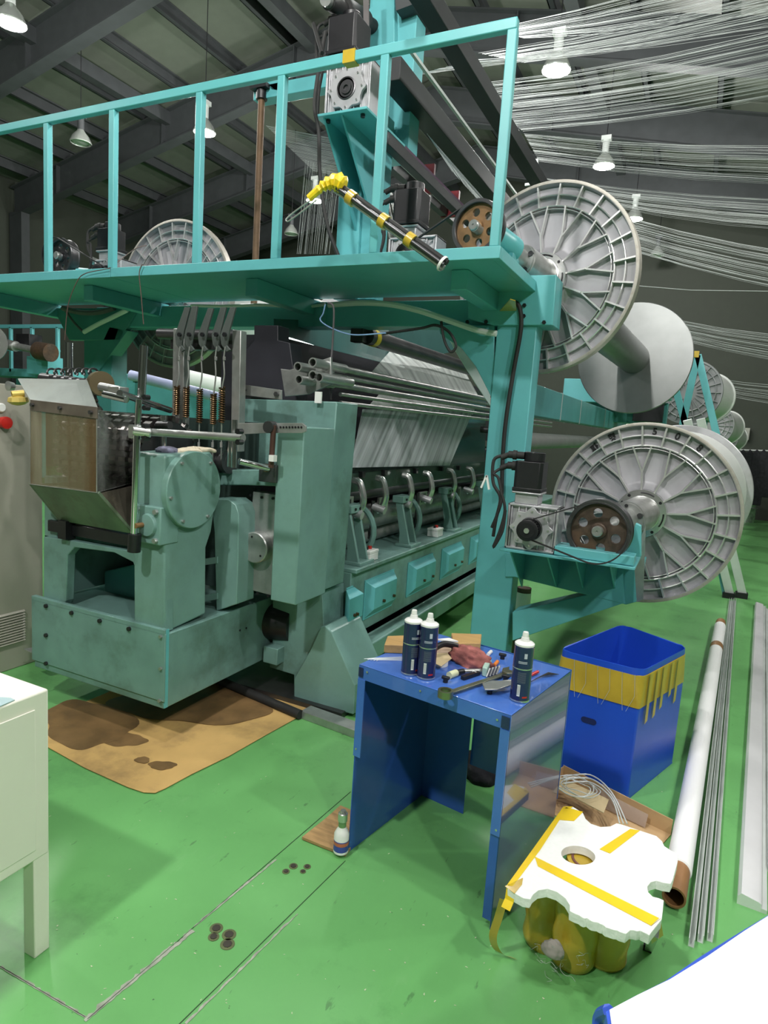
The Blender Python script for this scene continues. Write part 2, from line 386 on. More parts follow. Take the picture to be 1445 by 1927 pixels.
# right column with head bracket
MB().box(-1.165, -.925, 3.85, 4.0, 0, 2.3).build('column', TEAL, G, bevel=.006)
hb = MB().prism([P(u, v, Y=3.83) for u, v in ((880, 520), (1047, 517), (1040, 612), (930, 612), (880, 600))], (0, .2, 0)).build('head_bracket', TEAL, G, bevel=.005)
bolts(G, [P(u, v, Y=3.832) for u, v in ((987, 575), (986, 595), (1024, 607), (880, 606), (915, 606))], (0, -1, 0))
def arc(c0, c1, r, a0, a1, n=10): return [(c0+r*math.cos(a0+(a1-a0)*i/n), c1+r*math.sin(a0+(a1-a0)*i/n)) for i in range(n+1)]
pts = [P(930, 612, Y=3.86), P(930, 760, Y=3.86)]+[P(u, v, Y=3.86) for u, v in ((918, 735), (895, 690), (868, 655), (845, 640), (828, 628), (826, 612))]
MB().prism(pts, (0, .14, 0)).build('corner_gusset', TEAL, G, bevel=.003)
# left column
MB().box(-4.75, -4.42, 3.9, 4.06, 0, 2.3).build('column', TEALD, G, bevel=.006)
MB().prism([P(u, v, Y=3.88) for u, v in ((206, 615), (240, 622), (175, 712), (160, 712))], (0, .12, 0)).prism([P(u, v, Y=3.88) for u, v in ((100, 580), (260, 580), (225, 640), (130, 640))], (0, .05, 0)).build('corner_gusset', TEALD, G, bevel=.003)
# lower right cantilever
Y0 = 3.84
MB().prism([P(u, v, Y=Y0) for u, v in ((950, 1040), (1213, 1056), (1197, 1133), (1178, 1138), (968, 1086), (950, 1086))], (0, .16, 0)).build('cantilever_arm', TEAL, G, bevel=.004)
MB().prism([P(u, v, Y=Y0+.002) for u, v in ((964, 1152), (1110, 1118), (1180, 1133), (964, 1206))], (0, .15, 0)).build('diagonal_brace', TEAL, G, bevel=.004)
a = P(898, 1030, Y=3.45); c = P(1210, 1046, Y=3.45)
MB().box(-.90, -.21, 3.38, 3.86, 1.005, 1.02).build('bracket_shelf', TEAL, G, bevel=.003)
for u in (985, 1050, 1100, 1160):
    p = P(u, 1062, Y=3.84); MB().prism([p, p+Vector((0, 0, -.14)), (p.x, 3.45, 1.005), (p.x, 3.84, 1.005)], (.008, 0, 0)).build('shelf_gusset', TEAL, G)
MB().box(-.62, -.22, 3.40, 3.52, 1.022, 1.07).build('bearing_rail', TEAL, G, bevel=.003)
# post carrying the top drive
MB().box(-2.34, -2.17, 3.90, 4.06, 2.45, 3.66).box(-2.17, -2.04, 3.93, 4.06, 2.45, 3.60).build('upper_post', TEAL, G, bevel=.004)
pts = [P(605, 207, Y=3.55), P(718, 215, Y=3.55)]
MB().box(-2.24, -1.90, 3.42, 3.95, 3.385, 3.40).build('drive_shelf', TEAL, G, bevel=.002)
for xx, zz in ((-2.2, 2.85), (-2.08, 2.9)): MB().prism([(xx, 3.44, 3.385), (xx, 3.93, 3.385), (xx, 3.93, zz)], (.012, 0, 0)).build('shelf_gusset', TEAL, G)
bolts(G, [(xx, yy, 3.386) for xx in (-2.18, -1.95) for yy in (3.47, 3.8)], (0, 0, -1), .013, .02)
# top post and plates beyond the railing
MB().prism([P(u, v, Y=4.05) for u, v in ((742, -60), (742, 165), (690, 178), (664, 178), (664, 40), (700, 12), (700, -60))], (0, .05, 0)).box(-2.3, -1.95, 4.1, 4.25, 3.4, 4.75).build('top_plate', TEAL, G, bevel=.004)
MB().box(-3.15, -2.1, 4.0, 4.1, 3.86, 3.95).build('top_cross_arm', TEAL, G, bevel=.004)
MB().prism([P(u, v, Y=4.0) for u, v in ((500, 150), (525, 146), (525, 170), (510, 168))], (0, .05, 0)).build('end_plate', TEAL, G)
MB().box(P(655, 90, Y=3.07).x-.035, P(655, 90, Y=3.07).x+.035, 3.079, 3.131, 3.449, 3.511).build('tape_patch', MTAPE, G, label='mustard tape patch wrapped on the top rail')
MB().prism([P(u, v, Z=2.349) for u, v in ((935, 590), (972, 590), (970, 565), (960, 562))], (0, 0, -.004)).build('tape_patch', MTAPE, G, label='mustard tape patch under the support arm')
# ================================================================== SPOOLS
def flange_ribbed(b, o, x, y, n, R, ribs=None):
    """cast flange seen from outside: plate, rim, rings, radial ribs, Y-shaped inner ribs; n points outwards (to the viewer)"""
    def pt(r, a, h=0): return o+x*(r*math.cos(a))+y*(r*math.sin(a))+n*h
    b.lathe(o-n*.012, n, [(0, R), (.05, R), (.05, R*.965), (.016, R*.955), (.016, R*.75), (.006, R*.745), (.004, R*.36), (.012, R*.33), (.045, R*.275), (.045, R*.05)], 96)
    rb_ = b; b = MB() if ribs is None else ribs
    def rib(p, q, w, h): b.bar(p+n*h/2, q+n*h/2, w, h, n)
    for rr, w in ((.75, .010), (.86, .008), (.72, .005)):
        N = 72; pts = [pt(R*rr, 2*PI*i/N, .025) for i in range(N)]; b.tube(pts, w*.55, 6, closed=True)
        for i in range(N): rib(pt(R*rr, 2*PI*i/N, .004), pt(R*rr, 2*PI*(i+1)/N, .004), w*.8, .022)
    for k in range(24):
        a = 2*PI*k/24+.06; rib(pt(R*.745, a, .003), pt(R*.967, a, .003), .010, .034)
    for k in range(12):
        a = 2*PI*(k+.5)/12+.06-PI/24*2; am = a+0
        for s in (-1, 1): rib(pt(R*.46, am, .0), pt(R*.75, am+s*PI/24, .004), .009, .032)
        rib(pt(R*.27, am, .0), pt(R*.465, am, .0), .010, .040)
def digits(parent, o, x, y, n, R, chars, h=.052):
    for ch, ang in chars:
        a = math.radians(ang); r = R*.905
        c = o+x*(r*math.cos(a))+y*(r*math.sin(a))+n*.0085
        yy = (x*math.cos(a)+y*math.sin(a)); xx = yy.cross(n)
        if ch in '0123456789':
            m4 = Matrix((xx, yy, n)).transposed().to_4x4(); m4.translation = c-ORG[rootof(parent).name]
            text_mesh(ch, h*1.35, .0012, 'painted_digit', INK, parent, m4)
        else:
            b = MB(); h = .040
            def st(p, q, w=.010): b.bar(c+xx*p[0]*h+yy*p[1]*h, c+xx*q[0]*h+yy*q[1]*h, w, .003, n)
            if ch == 'A':   # pa
                for p, q in (((-.5, .35), (.12, .35)), ((-.55, -.35), (.15, -.35)), ((-.35, .35), (-.3, -.35)), ((-.05, .35), (-.1, -.35)), ((.36, .6), (.36, -.6)), ((.36, 0), (.62, 0))): st(p, q)
            else:           # hyeong
                for p, q in (((-.25, .72), (-.05, .72)), ((-.45, .52), (.12, .52)), ((.42, .75), (.42, -.1)), ((.42, .45), (.15, .45)), ((.42, .2), (.15, .2))): st(p, q)
                for cx, cy, rr in ((-.15, .18, .18), (.12, -.45, .26)):
                    b.tube([c+xx*(cx+rr*math.cos(t*PI/8))*h+yy*(cy+rr*math.sin(t*PI/8))*h for t in range(16)], .0035, 5, closed=True)
            b.build('painted_syllable', INK, parent)
def yawdir(deg): a = math.radians(deg); return Vector((math.sin(a), math.cos(a), 0))
def spool(c, R, ndir, far, Rb, label, chars, wound=None, shaft_to=None, spin=0, name='warp_beam_spool', mats=(ALU, ALUL)):
    c = Vector(c); t = thing(name, label, 'spool', c, None)
    n = -ndir; x, y = Vector((0, 0, 1)).cross(n).normalized()*1.0, None
    x = Vector((0, 0, 1)).cross(n).normalized(); y = n.cross(x)
    xs = x*math.cos(spin)+y*math.sin(spin); ys = n.cross(xs)
    b = MB(); rb = MB(); flange_ribbed(b, c, xs, ys, n, R, rb); b.build('front_flange', FLP, t); rb.build('rib_grid', ALURIB, t)
    b = MB(); b.lathe(c-n*.014, n, [(0, R*1.002), (-.004, R*1.002), (.054, R*1.002), (.056, R*.99), (.056, R*.97)], 96, cap=False); b.build('flange_rim', mat('worn_rim', (.40, .38, .34), .5, .6, dirt=(.2, .17, .13), dirt_amt=.6, dirt_scale=12), t)
    b = MB().lathe(c, n, [(.04, R*.27), (.06, R*.265), (.062, R*.20), (.068, R*.195), (.075, R*.15), (.15, R*.15), (.16, R*.135), (.16, .01)], 48)
    hubp = b.build('hub', ALUL, t)
    bolts(t, [c+n*.055+xs*(R*.235*math.cos(k*PI/2+.6))+ys*(R*.235*math.sin(k*PI/2+.6)) for k in range(4)], n, .009, .0075, name='hub_hole', n=12)
    for k in range(4):
        aa = [k*PI/2+1.0+j*.09 for j in range(8)]; MB().tube([c+n*.061+xs*(R*.235*math.cos(q))+ys*(R*.235*math.sin(q)) for q in aa], .005, 6).build('hub_slot', BLACK, t)
    digits(t, c, x, y, n, R, chars)
    if shaft_to is not None:
        s = Vector(shaft_to); d = (s-c); L = d.length; d.normalize()
        b = MB().lathe(c+n*.05, d, [(0, .105), (L*.34, .100), (L*.34, .092), (L*.36, .092), (L*.36, .065), (L*.62, .065), (L*.62, .03), (L-.03, .028)], 32)
        b.build('drive_collar', STEEL, t)
        q = c+n*.05+d*L*.36; xx, yy = b.frame(q, d)
        for k in range(5):
            a = k*2*PI/5+.4; p = q+xx*.078*math.cos(a)+yy*.078*math.sin(a)
            MB().cyl(p-d*.01, p+d*.006, .010 if k % 2 else .016, 12).build('collar_screw', DSTEEL, t)
    f = Vector(far); ax = (f-c).normalized(); L = (f-c).length
    b = MB().lathe(c, ax, [(.015, Rb), (L, Rb), (L, Rb*.9)], 48); b.build('barrel', ALUD, t)
    b = MB().lathe(f, ax, [(0, Rb), (0, R*.99), (.005, R), (.03, R), (.035, R*.99), (.035, .02)], 96); b.build('rear_flange', ALUD if not wound else ALU, t)
    if wound: MB().lathe(c, ax, [(.02, wound), (L-.005, wound*.98)], 96).build('wound_yarn', mat('wound_yarn_grey', (.56, .58, .56), .45, var=.03, scale=3), t)
    return t
C1 = P(1025, 527, Y=4.15); R1 = 173/1215*(C1-CAM).dot(fw)
F1 = P(1192, 674, Y=7.3); 
PU = P(895, 426, Y=3.42)
spool(C1, R1, yawdir(9), F1, .155, 'large upright ribbed aluminium spool beside the railing end, empty barrel showing behind', [], shaft_to=PU, spin=.1)
C2 = P(1208, 965, Y=4.15); R2 = 168/1215*(C2-CAM).dot(fw)
F2 = P(1275, 925, Y=5.75)
PL = P(1127, 998, Y=3.47)
spool(C2, R2, yawdir(4), F2, .2, 'large lower spool painted 508, held low in front of the blue bin', [('A', 131), ('H', 117), ('5', 88), ('0', 73), ('8', 57)], wound=R2*.93, shaft_to=PL, spin=.04)
C3 = P(333, 556, Y=4.15); R3 = 134/1215*(C3-CAM).dot(fw)
spool(C3, R3, yawdir(0), C3+Vector((.1, 2.6, 0)), .155, 'ribbed spool half hidden behind the platform above the coil springs', [('1', -105), ('5', -85), ('3', -45)], shaft_to=P(175, 490, Y=3.75), spin=.0, wound=R3*.6)
# ================================================================== DRIVES
def gearmotor(loc, yaw, label, pulley=True, w=.25, h=.25, dpt=.15, mh=.16, q=.075, mo=0):
    t = thing('geared_servo_motor', label, 'motor', (0, 0, 0), None)
    b = MB().box(-w/2, w/2, 0, dpt, 0, .012).box(-w/2, w/2, 0, dpt, h-.012, h).box(-w/2, -w/2+.012, 0, dpt, 0, h).box(w/2-.012, w/2, 0, dpt, 0, h).box(-w/2+.01, w/2-.01, .02, dpt-.01, .01, h-.01)
    for i in range(7):
        x = -w/2+.02+i*(w-.04)/6; b.box(x-.004, x+.004, .006, .03, .012, h-.012)
    g = b.build('gearbox', ALU, t, bevel=.003)
    cx, cz = 0, h*.5; N = 96
    out = [(cx+(w*.38+.010*math.cos(8*2*PI*i/N)+.004*math.cos(16*2*PI*i/N))*math.cos(2*PI*i/N), cz+(w*.38+.010*math.cos(8*2*PI*i/N))*math.sin(2*PI*i/N)) for i in range(N)]
    of_ = plate(out, [circ(cx, cz, .045, 32)], ((0, -.012, 0), (1, 0, 0), (0, 0, 1), (0, 1, 0)), .018).build('output_flange', ALU, t, bevel=.002)
    bolts(of_, [(cx+w*.34*math.cos(a), -.012, cz+w*.34*math.sin(a)) for a in [k*PI/4 for k in range(8)]], (0, -1, 0), .006, .006, ALUL, 'flange_screw')
    MB().lathe((cx, .0, cz), (0, -1, 0), [(0, .062), (.016, .062), (.018, .055), (.012, .053), (.012, .035), (.02, .033), (.02, .016), (.01, .014), (.01, .001)], 36).build('oil_seal', DSTEEL, t)
    if pulley:
        b = MB().cyl((cx, -.01, cz), (cx, -.10, cz), .040, 32).lathe((cx, -.02, cz), (0, -1, 0), [(0, .053), (.004, .053)], 32).lathe((cx, -.09, cz), (0, -1, 0), [(0, .056), (.006, .056), (.008, .05), (.008, .02)], 32)
        for k in range(22):
            a = 2*PI*k/22; p = Vector((math.cos(a), 0, math.sin(a)))*.043; b.bar(Vector((cx, -.02, cz))+p, Vector((cx, -.09, cz))+p, .005, .008, p)
        dp_ = b.build('drive_pulley', BLACK, t)
        MB().cyl((cx, -.09, cz), (cx, -.108, cz), .014, 16).build('pulley_hub', ALUL, dp_)
    mx = -w*.17+mo; my = dpt*.5
    MB().box(mx-.062, mx+.062, my-.06, my+.06, h, h+.055).box(mx-.078, mx+.078, my-.075, my+.075, h+.055, h+.068).build('motor_adaptor', ALU, t, bevel=.006)
    z0 = h+.068; k = .016
    b = MB().prism([(mx-q+k, my-q, z0), (mx+q-k, my-q, z0), (mx+q, my-q+k, z0), (mx+q, my+q-k, z0), (mx+q-k, my+q, z0), (mx-q+k, my+q, z0), (mx-q, my+q-k, z0), (mx-q, my-q+k, z0)], (0, 0, mh))
    b.box(mx-q-.002, mx+q+.002, my-q-.002, my+q+.002, z0, z0+.02)
    mb_ = b.build('motor_body', BLACK, t, bevel=.003)
    MB().cyl((mx+.012, my, z0+mh), (mx+.012, my, z0+mh+.05), .055, 32).build('encoder_cap', BLACK, t, bevel=.003)
    for zz in (z0+mh-.03, z0+mh+.028):
        b = MB().cyl((mx-.04, my-.02, zz), (mx-.125, my-.03, zz), .020, 14).cyl((mx-.08, my-.025, zz), (mx-.10, my-.028, zz), .026, 14).cyl((mx-.12, my-.03, zz), (mx-.16, my-.035, zz-.02), .015, 12)
        b.build('cable_plug', RUBBER, mb_)
    MB().tube(smooth_pts([(mx-.15, my-.03, z0+mh+.02), (mx-.2, my-.04, z0+mh-.01), (mx-.19, my-.05, z0+.03), (mx-.14, my-.06, h+.02), (mx-.15, my-.07, h*.6), (mx-.16, my-.06, .05)]), .009, 8).build('motor_cable', RUBBER, t)
    MB().tube(smooth_pts([(mx-.15, my-.03, z0+mh-.045), (mx-.19, my-.05, z0+mh-.08), (mx-.16, my-.05, z0+.05), (mx-.13, my-.07, h), (mx-.17, my-.07, h*.4)]), .008, 8).build('motor_cable', RUBBER, t)
    t.location = loc; t.rotation_euler.z = yaw
    return t
def bigpulley(c, d, r, label, face=RUST):
    """spoked cast wheel with six round holes; d points away from the viewer"""
    c = Vector(c); d = Vector(d).normalized(); t = thing('cast_belt_pulley', label, 'pulley', c, None)
    b = MB(); x, y = b.frame(c, d)
    b.lathe(c, d, [(.0, r*.86), (-.004, r*.88), (-.004, r), (.006, r*1.01), (.012, r*.98), (.062, r*.98), (.068, r*1.01), (.076, r), (.076, r*.88), (.0, r*.86)], 72, cap=False)
    b.build('rim', DSTEEL, t)
    hol = [circ(r*.56*math.cos(a), r*.56*math.sin(a), r*.15, 20) for a in [k*PI/3+.35 for k in range(6)]]
    plate(circ(0, 0, r*.87, 64), hol, (c+d*.02, x, y, d), .018).build('web', face, t, bevel=.001)
    MB().lathe(c+d*.03, -d, [(0, r*.27), (.03, r*.25), (.035, r*.22), (.035, .02)], 32).build('hub', face, t)
    MB().lathe(c+d*.03, -d, [(0, .028), (.06, .028), (.064, .024), (.064, .006), (.058, .004)], 24).build('axle_end', STEEL, t)
    return t
def belt(a, ra, b_, rb, n, w, label, name='drive_belt'):
    """toothed belt round two pulleys lying in the plane normal to n"""
    a = Vector(a); b_ = Vector(b_); n = Vector(n).normalized(); d = (b_-a); L = d.length; d.normalize(); s = n.cross(d)
    th = math.asin((rb-ra)/L)*-1; pts = []
    def pp(c, r, ang): return c+d*(r*math.cos(ang))+s*(r*math.sin(ang))
    A = PI/2-th*0+math.asin((rb-ra)/L)
    for i in range(17): pts.append(pp(a, ra, A+(2*PI-2*A)*i/16))
    for i in range(33): pts.append(pp(b_, rb, -A+2*A*i/32))
    mb = MB(); N = len(pts)
    for i in range(N): mb.bar(pts[i], pts[(i+1) % N], .006, w, n)
    o = mb.build(name, RUBBER, smooth=False); return tag(o, label, 'belt')
# lower right drive
g1 = P(955, 1038, Y=3.40)
gearmotor((-.745, 3.40, 1.022), 0, 'black servo motor on a silver gearbox, low on the cantilever bracket', True, w=.27, h=.245)
bigpulley(PL+Vector((0, -.03, 0)), yawdir(4), 59/1215*(PL-CAM).dot(fw), 'brown six-hole cast pulley in front of the lower 508 spool', RUST)
belt((-.745, 3.345, 1.145), .046, (PL.x, 3.345+.12, PL.z), .158, (0, 1, 0), .018, 'black toothed belt on the lower bracket beside the 508 spool') if False else belt((-.745, 3.345, 1.145), .046, (PL.x, 3.345, PL.z), .155, (0, 1, 0), .018, 'black toothed belt on the lower bracket beside the 508 spool')
b = MB().prism([P(u, v, Y=3.56) for u, v in ((1150, 1045), (1188, 1010), (1196, 985), (1206, 990), (1206, 1048))], (0, .05, 0))
tag(b.build('bearing_pedestal', TEAL, bevel=.003), 'teal bearing pedestal behind the lower cast pulley', 'bearing')
b = MB().prism([P(u, v, Y=3.74) for u, v in ((1192, 1045), (1215, 988), (1210, 1128), (1198, 1133))], (0, .012, 0)); tag(b.build('steel_guard_fin', STEEL), 'thin steel guard fin at the end of the lower cantilever', 'guard')
# upper right drive on the platform
gearmotor((-1.60, 3.5, 2.47), 0, 'black servo motor on the platform beside the railing end', True, w=.30, h=.235, mh=.19, q=.084)
bigpulley(PU, yawdir(9), 50/1215*(PU-CAM).dot(fw), 'rust-brown six-hole pulley on the platform behind the last railing bay', BROWNR)
belt((-1.60, 3.45, 2.588), .048, (PU.x, 3.45, PU.z), .145, (0, 1, 0), .018, 'black toothed belt on the platform near the rust-brown pulley')
b = MB().cyl(PU+Vector((.05, .08, -.01)), PU+Vector((.13, .3, -.05)), .07, 24).box(PU.x+.0, PU.x+.16, 3.62, 3.75, 2.47, 2.62)
tag(b.build('shaft_bearing', TEAL, bevel=.003), 'teal shaft bearing between rust-brown pulley and upper spool', 'bearing')
# left drive on the platform
gearmotor((-4.02, 3.5, 2.47), 0, 'black servo motor beside the half hidden left spool on the platform', True, w=.27, h=.22, mh=.15)
bigpulley(P(112, 482, Y=3.5), yawdir(0), .135, 'dark cast pulley at the left end of the platform', DSTEEL)
belt((-4.02, 3.45, 2.58), .048, (P(112, 482, Y=3.5).x, 3.45, P(112, 482, Y=3.5).z), .125, (0, 1, 0), .018, 'toothed belt running to the dark leftmost pulley')
tag(MB().cyl((-4.45, 3.6, 2.6), (-4.2, 3.75, 2.6), .07, 20).box(-4.42, -4.22, 3.6, 3.75, 2.47, 2.56).build('shaft_bearing', TEAL), 'teal shaft bearing by the dark leftmost pulley', 'bearing')
# top drive
gearmotor((-2.08, 3.5, 3.4), 0, 'black servo motor high on the top shelf, above the railing', False, w=.30, h=.30, dpt=.22, mh=.20, q=.098, mo=-.02)
MB().tube(smooth_pts([P(612, 60, Y=3.5), P(600, 130, Y=3.45), P(592, 200, Y=3.4), P(600, 250, Y=3.4), P(602, 330, Y=3.4), P(615, 420, Y=3.4), P(640, 490, Y=3.42)]), .012, 8).build('power_cable', RUBBER, G)
MB().tube(smooth_pts([P(590, 45, Y=3.5), P(606, 100, Y=3.4)]), .012, 8).build('power_cable', RUBBER, G)
# top roller and strap
t = thing('top_pull_roller', 'dark rubber roller poking out beside the top servo motor', 'roller', P(640, 8, Y=3.7))
MB().cyl(P(642, 18, Y=3.66), P(682, 42, Y=3.95), .075, 28).cyl(P(618, 2, Y=3.5), P(700, 50, Y=4.05), .046, 24).build('roller_barrel', RUBBER, t)
MB().cyl(P(618, 2, Y=3.5), P(612, -2, Y=3.46), .036, 20).build('shaft_end', STEEL, t)
MB().bar(P(688, -60, Y=3.75), P(690, 84, Y=3.75), .035, .01, (0, 1, 0)).build('belt_strap', mat('grey_strap', (.12, .11, .11), .7), t)
# long rails running back from the top post
t = thing('yarn_guide_frame', 'pair of dark box rails running back from the top post beneath the roof', 'frame', (-1.9, 4.0, 3.8))
for (u, v, Z, w, h, y1) in ((748, 125, 3.8, .14, .13, 9.5), (872, 92, 3.8, .10, .10, 9.5), (737, 262, 3.35, .06, .07, 8.5)):
    p = P(u, v, Z=Z); MB().box(p.x-w/2, p.x+w/2, p.y-(.9 if u > 850 else .1), y1, Z-h, Z).build('guide_rail', mat('black_rail_paint', (.018, .020, .022), .5), t, bevel=.004)
p = P(770, 100, Z=3.83); MB().box(p.x, p.x+.02, p.y, 9.5, 3.83, 3.85).build('edge_strip', GALV, t)
p = P(738, 258, Z=3.42); MB().box(p.x-.01, p.x+.02, p.y, 8.5, 3.41, 3.43).build('purple_comb', mat('purple_comb', (.08, .04, .08), .5), t)
MB().bar(P(1010, 300, Y=5.9), P(1003, 385, Y=5.9), .03, .03).bar(P(988, 348, Y=5.9), P(1020, 343, Y=5.9), .02, .02).build('rail_foot', GALV, t)
MB().prism([P(u, v, Y=4.0) for u, v in ((742, -20), (782, -35), (782, 6), (745, 20))], (0, .3, 0)).build('end_cap', BEAMC, t)
# ratchet rod with flange (brown pole left of the fourth railing bay)
t = thing('rusty_support_pipe', 'rusty upright pipe with a flange on top behind the railing', 'pipe', (-2.6, 4.0, 2.45))
a, c = P(493, 165, Y=4.0), P(484, 480, Y=4.0)
MB().cyl(a, (a.x, 4.0, 2.45), .024, 16).build('pipe', mat('rusty_pipe', (.13, .075, .04), .6, .4, var=.4), t)
MB().box(a.x-.07, a.x+.07, 3.95, 4.05, a.z-.02, a.z+.01).cyl((a.x, 4, a.z-.08), (a.x, 4, a.z+.06), .04, 14).build('flange', BLACK, t)
# patterned drop-wire boxes behind the upper motor
t = thing('white_drop_wire_bar', 'long white slotted bar with dark red brackets behind the upper motor', 'machine rail', P(735, 290, Y=4.3))
a, c = P(735, 275, Y=4.3), P(880, 415, Y=6.6)
MB().bar(a, c, .10, .10).build('slotted_bar', mat('slotted_white_bar', (.6, .6, .56), .5, var=.5, scale=22, stretch=(1, 6, 1)), t)
MB().bar(a+Vector((0, 0, -.12)), c+Vector((0, 0, -.12)), .06, .06).build('lower_bar', BEAMC, t)
for k in (.28, .62): p = a.lerp(c, k); MB().box(p.x-.03, p.x+.13, p.y, p.y+.03, p.z-.16, p.z+.06).build('red_bracket', mat('dark_red_paint', (.12, .01, .015), .4), t)
# ================================================================== KNITTING MACHINE
K = thing('warp_knitting_machine', 'long green warp knitting machine with open gear head standing under the teal gantry', 'machine', (-2.6, 3.0, 0))
def flat(px, Y=None, X=None, Z=None): return [P(u, v, X=X, Y=Y, Z=Z) for u, v in px]
# gear tray
XF, YF = -2.18, 2.25
MB().box(-3.12, XF, YF, 3.35, .2, .575).build('gear_tray', GREEN, K, bevel=.004)
MB().box(-3.13, XF+.005, YF-.008, YF+.02, .575, .60).box(-3.13, XF+.008, YF-.008, YF, .24, .58).build('tray_front_lip', GREEN, K, bevel=.002)
MB().box(XF-.001, XF+.006, YF, YF+.02, .205, .60).build('corner_strip', TEAL, K)
bolts(K, flat(((88, 1140), (88, 1195), (88, 1248), (136, 1153), (189, 1168), (244, 1183)), Y=YF-.008), (0, -1, 0), .011, .012, BLACK, 'cap_screw')
bolts(K, flat(((303, 1198), (303, 1258), (301, 1318)), Y=YF-.008), (0, -1, 0), .009, .01, STEEL, 'silver_screw')
bolts(K, flat(((451, 1186), (463, 1182)), X=XF), (1, 0, 0), .006, .004, BLACK, 'screw_hole')
# base column with square opening, belt guard and long base
MB().box(-2.16, -2.06, 3.02, 3.3, .2, .30).build('lower_link', GREEN, K, bevel=.004)
MB().prism(flat(((513, 1118), (606, 1112), (612, 1240), (590, 1320), (553, 1310), (553, 1270), (507, 1256), (513, 1200)), Y=3.09), (0, .25, 0)).build('base_column', GREEN, K, bevel=.004)
MB().cyl((-2.35, 3.1, .42), (-2.05, 3.16, .42), .11, 28).build('clutch_drum', BLACK, K)
# front leg with sloping gusset
MB().prism(flat(((553, 1278), (583, 1225), (603, 1180), (612, 1178), (624, 1190), (668, 1290), (665, 1345), (553, 1315)), Y=3.04), (0, .35, 0)).build('front_leg', GREENL, K, bevel=.006, smooth=False)
MB().box(-2.6, -1.60, 3.0, 3.4, .0, .035).build('leg_foot_plate', DSTEEL, K)
# long base body
XB = -1.78
MB().box(-2.9, XB, 3.35, 9.5, .26, .74).build('base_body', GREEN, K, bevel=.005)
MB().prism([(XB, 3.3, .28), (XB+.10, 3.3, .28), (XB+.10, 3.3, .16), (XB-.4, 3.3, .16), (XB-.4, 3.3, .34), (XB, 3.3, .34)], (0, 6.2, 0)).build('base_ledge', GREENL, K, bevel=.008)
MB().box(-2.95, XB+.035, 3.35, 9.5, .74, .765).build('base_top_lip', GREEN, K, bevel=.004)
for yy in (5.6, 8.8): MB().box(-2.8, XB-.1, yy, yy+.25, 0, .2).build('base_foot', DSTEEL, K)
# cover box (belt guard) beside the head
MB().box(-1.915, -1.757, 2.72, 3.015, .69, 1.60).build('tall_guard_box', GREENL, K, bevel=.006)
MB().prism(flat(((447, 750), (634, 756), (606, 1112), (530, 1118), (530, 884), (447, 880)), Y=3.02), (0, .24, 0)).build('end_frame_plate', GREEN, K, bevel=.006)
# steel plate with round cap
MB().prism(flat(((476, 925), (525, 932), (515, 1122), (463, 1108)), Y=2.84), (0, .08, 0)).build('steel_side_plate', STEEL, K, bevel=.003)
p = P(489, 1028, Y=2.84); MB().lathe(p, (0, -1, 0), [(0, .085), (.05, .085), (.055, .08), (.055, .01)], 48).build('round_bearing_cap', STEEL, K)
bolts(K, flat(((472, 932), (493, 936), (514, 938), (465, 1113), (485, 1117), (505, 1121)), Y=2.838), (0, -1, 0), .008, .006, BLACK, 'plate_screw')
bolts(K, [p+Vector((.06*math.cos(a), -.054, .06*math.sin(a))) for a in (1.8, 3.6, 5.6)], (0, -1, 0), .006, .004, BLACK, 'cap_screw')
# bridge arm
MB().prism(flat(((398, 884), (520, 884), (520, 915), (460, 913), (398, 914)), Y=2.8), (0, .16, 0)).build('bridge_arm', GREEN, K, bevel=.006)
# curved guard strip
pts = [(407, 1150), (403, 1000), (399, 962), (393, 945), (400, 938), (430, 940), (443, 950), (449, 968), (448, 1050), (445, 1137)]
MB().prism(flat(pts, Y=2.70), (0, .15, 0)).build('curved_guard', GREENL, K, bevel=.004)
for v in (1052, 1120): MB().prism(flat(((382, v), (408, v-4), (408, v+8), (382, v+12)), Y=2.69), (0, .01, 0)).build('guard_tab', GREENL, K)
# gear housing
HX = -2.20
side = [P(u, v, X=HX) for u, v in ((310, 864), (313, 856), (396, 850), (402, 858), (403, 965), (398, 1000), (388, 1030), (387, 1155), (309, 1192))]
MB().prism(side, (-.20, 0, 0)).build('gear_housing', GREENL, K, bevel=.01, seg=3)
MB().box(-2.43, HX-.19, YF+.10, 2.72, 1.05, 1.42).build('housing_rear', GREEN, K, bevel=.008)
c = P(357, 921, X=HX); MB().lathe(c, (1, 0, 0), [(0, .188), (.03, .188), (.034, .184), (.034, .01)], 72).build('round_gear_cover', GREENL, K)
bolts(kids(K)[-1] if False else [o for o in bpy.data.objects if o.name == 'round_gear_cover'][0], [c+Vector((.034, .165*math.cos(a), .165*math.sin(a))) for a in (.9, 2.2, 3.3, 4.2, 5.3)], (1, 0, 0), .008, .01, STEEL, 'cover_screw')
fc = P(279, 988, Y=YF-.03)
MB().box(fc.x-.095, fc.x+.075, YF-.03, YF+.09, fc.z-.09, fc.z+.09).build('square_bearing_flange', GREENL, K, bevel=.006)
MB().lathe((fc.x, YF-.03, fc.z), (0, -1, 0), [(0, .055), (.015, .05), (.017, .02), (.017, .01)], 32).build('bearing_boss', GREENL, K)
MB().cyl((fc.x-.02, YF-.02, fc.z), (fc.x-.02, YF-.09, fc.z), .012, 14).build('stub_shaft', BROWNR, K)
bolts(K, [(fc.x+sx*.06-.01, YF-.03, fc.z+sz*.068) for sx in (-1, 1) for sz in (-1, 1)], (0, -1, 0), .013, .016, STEEL, 'hex_bolt')
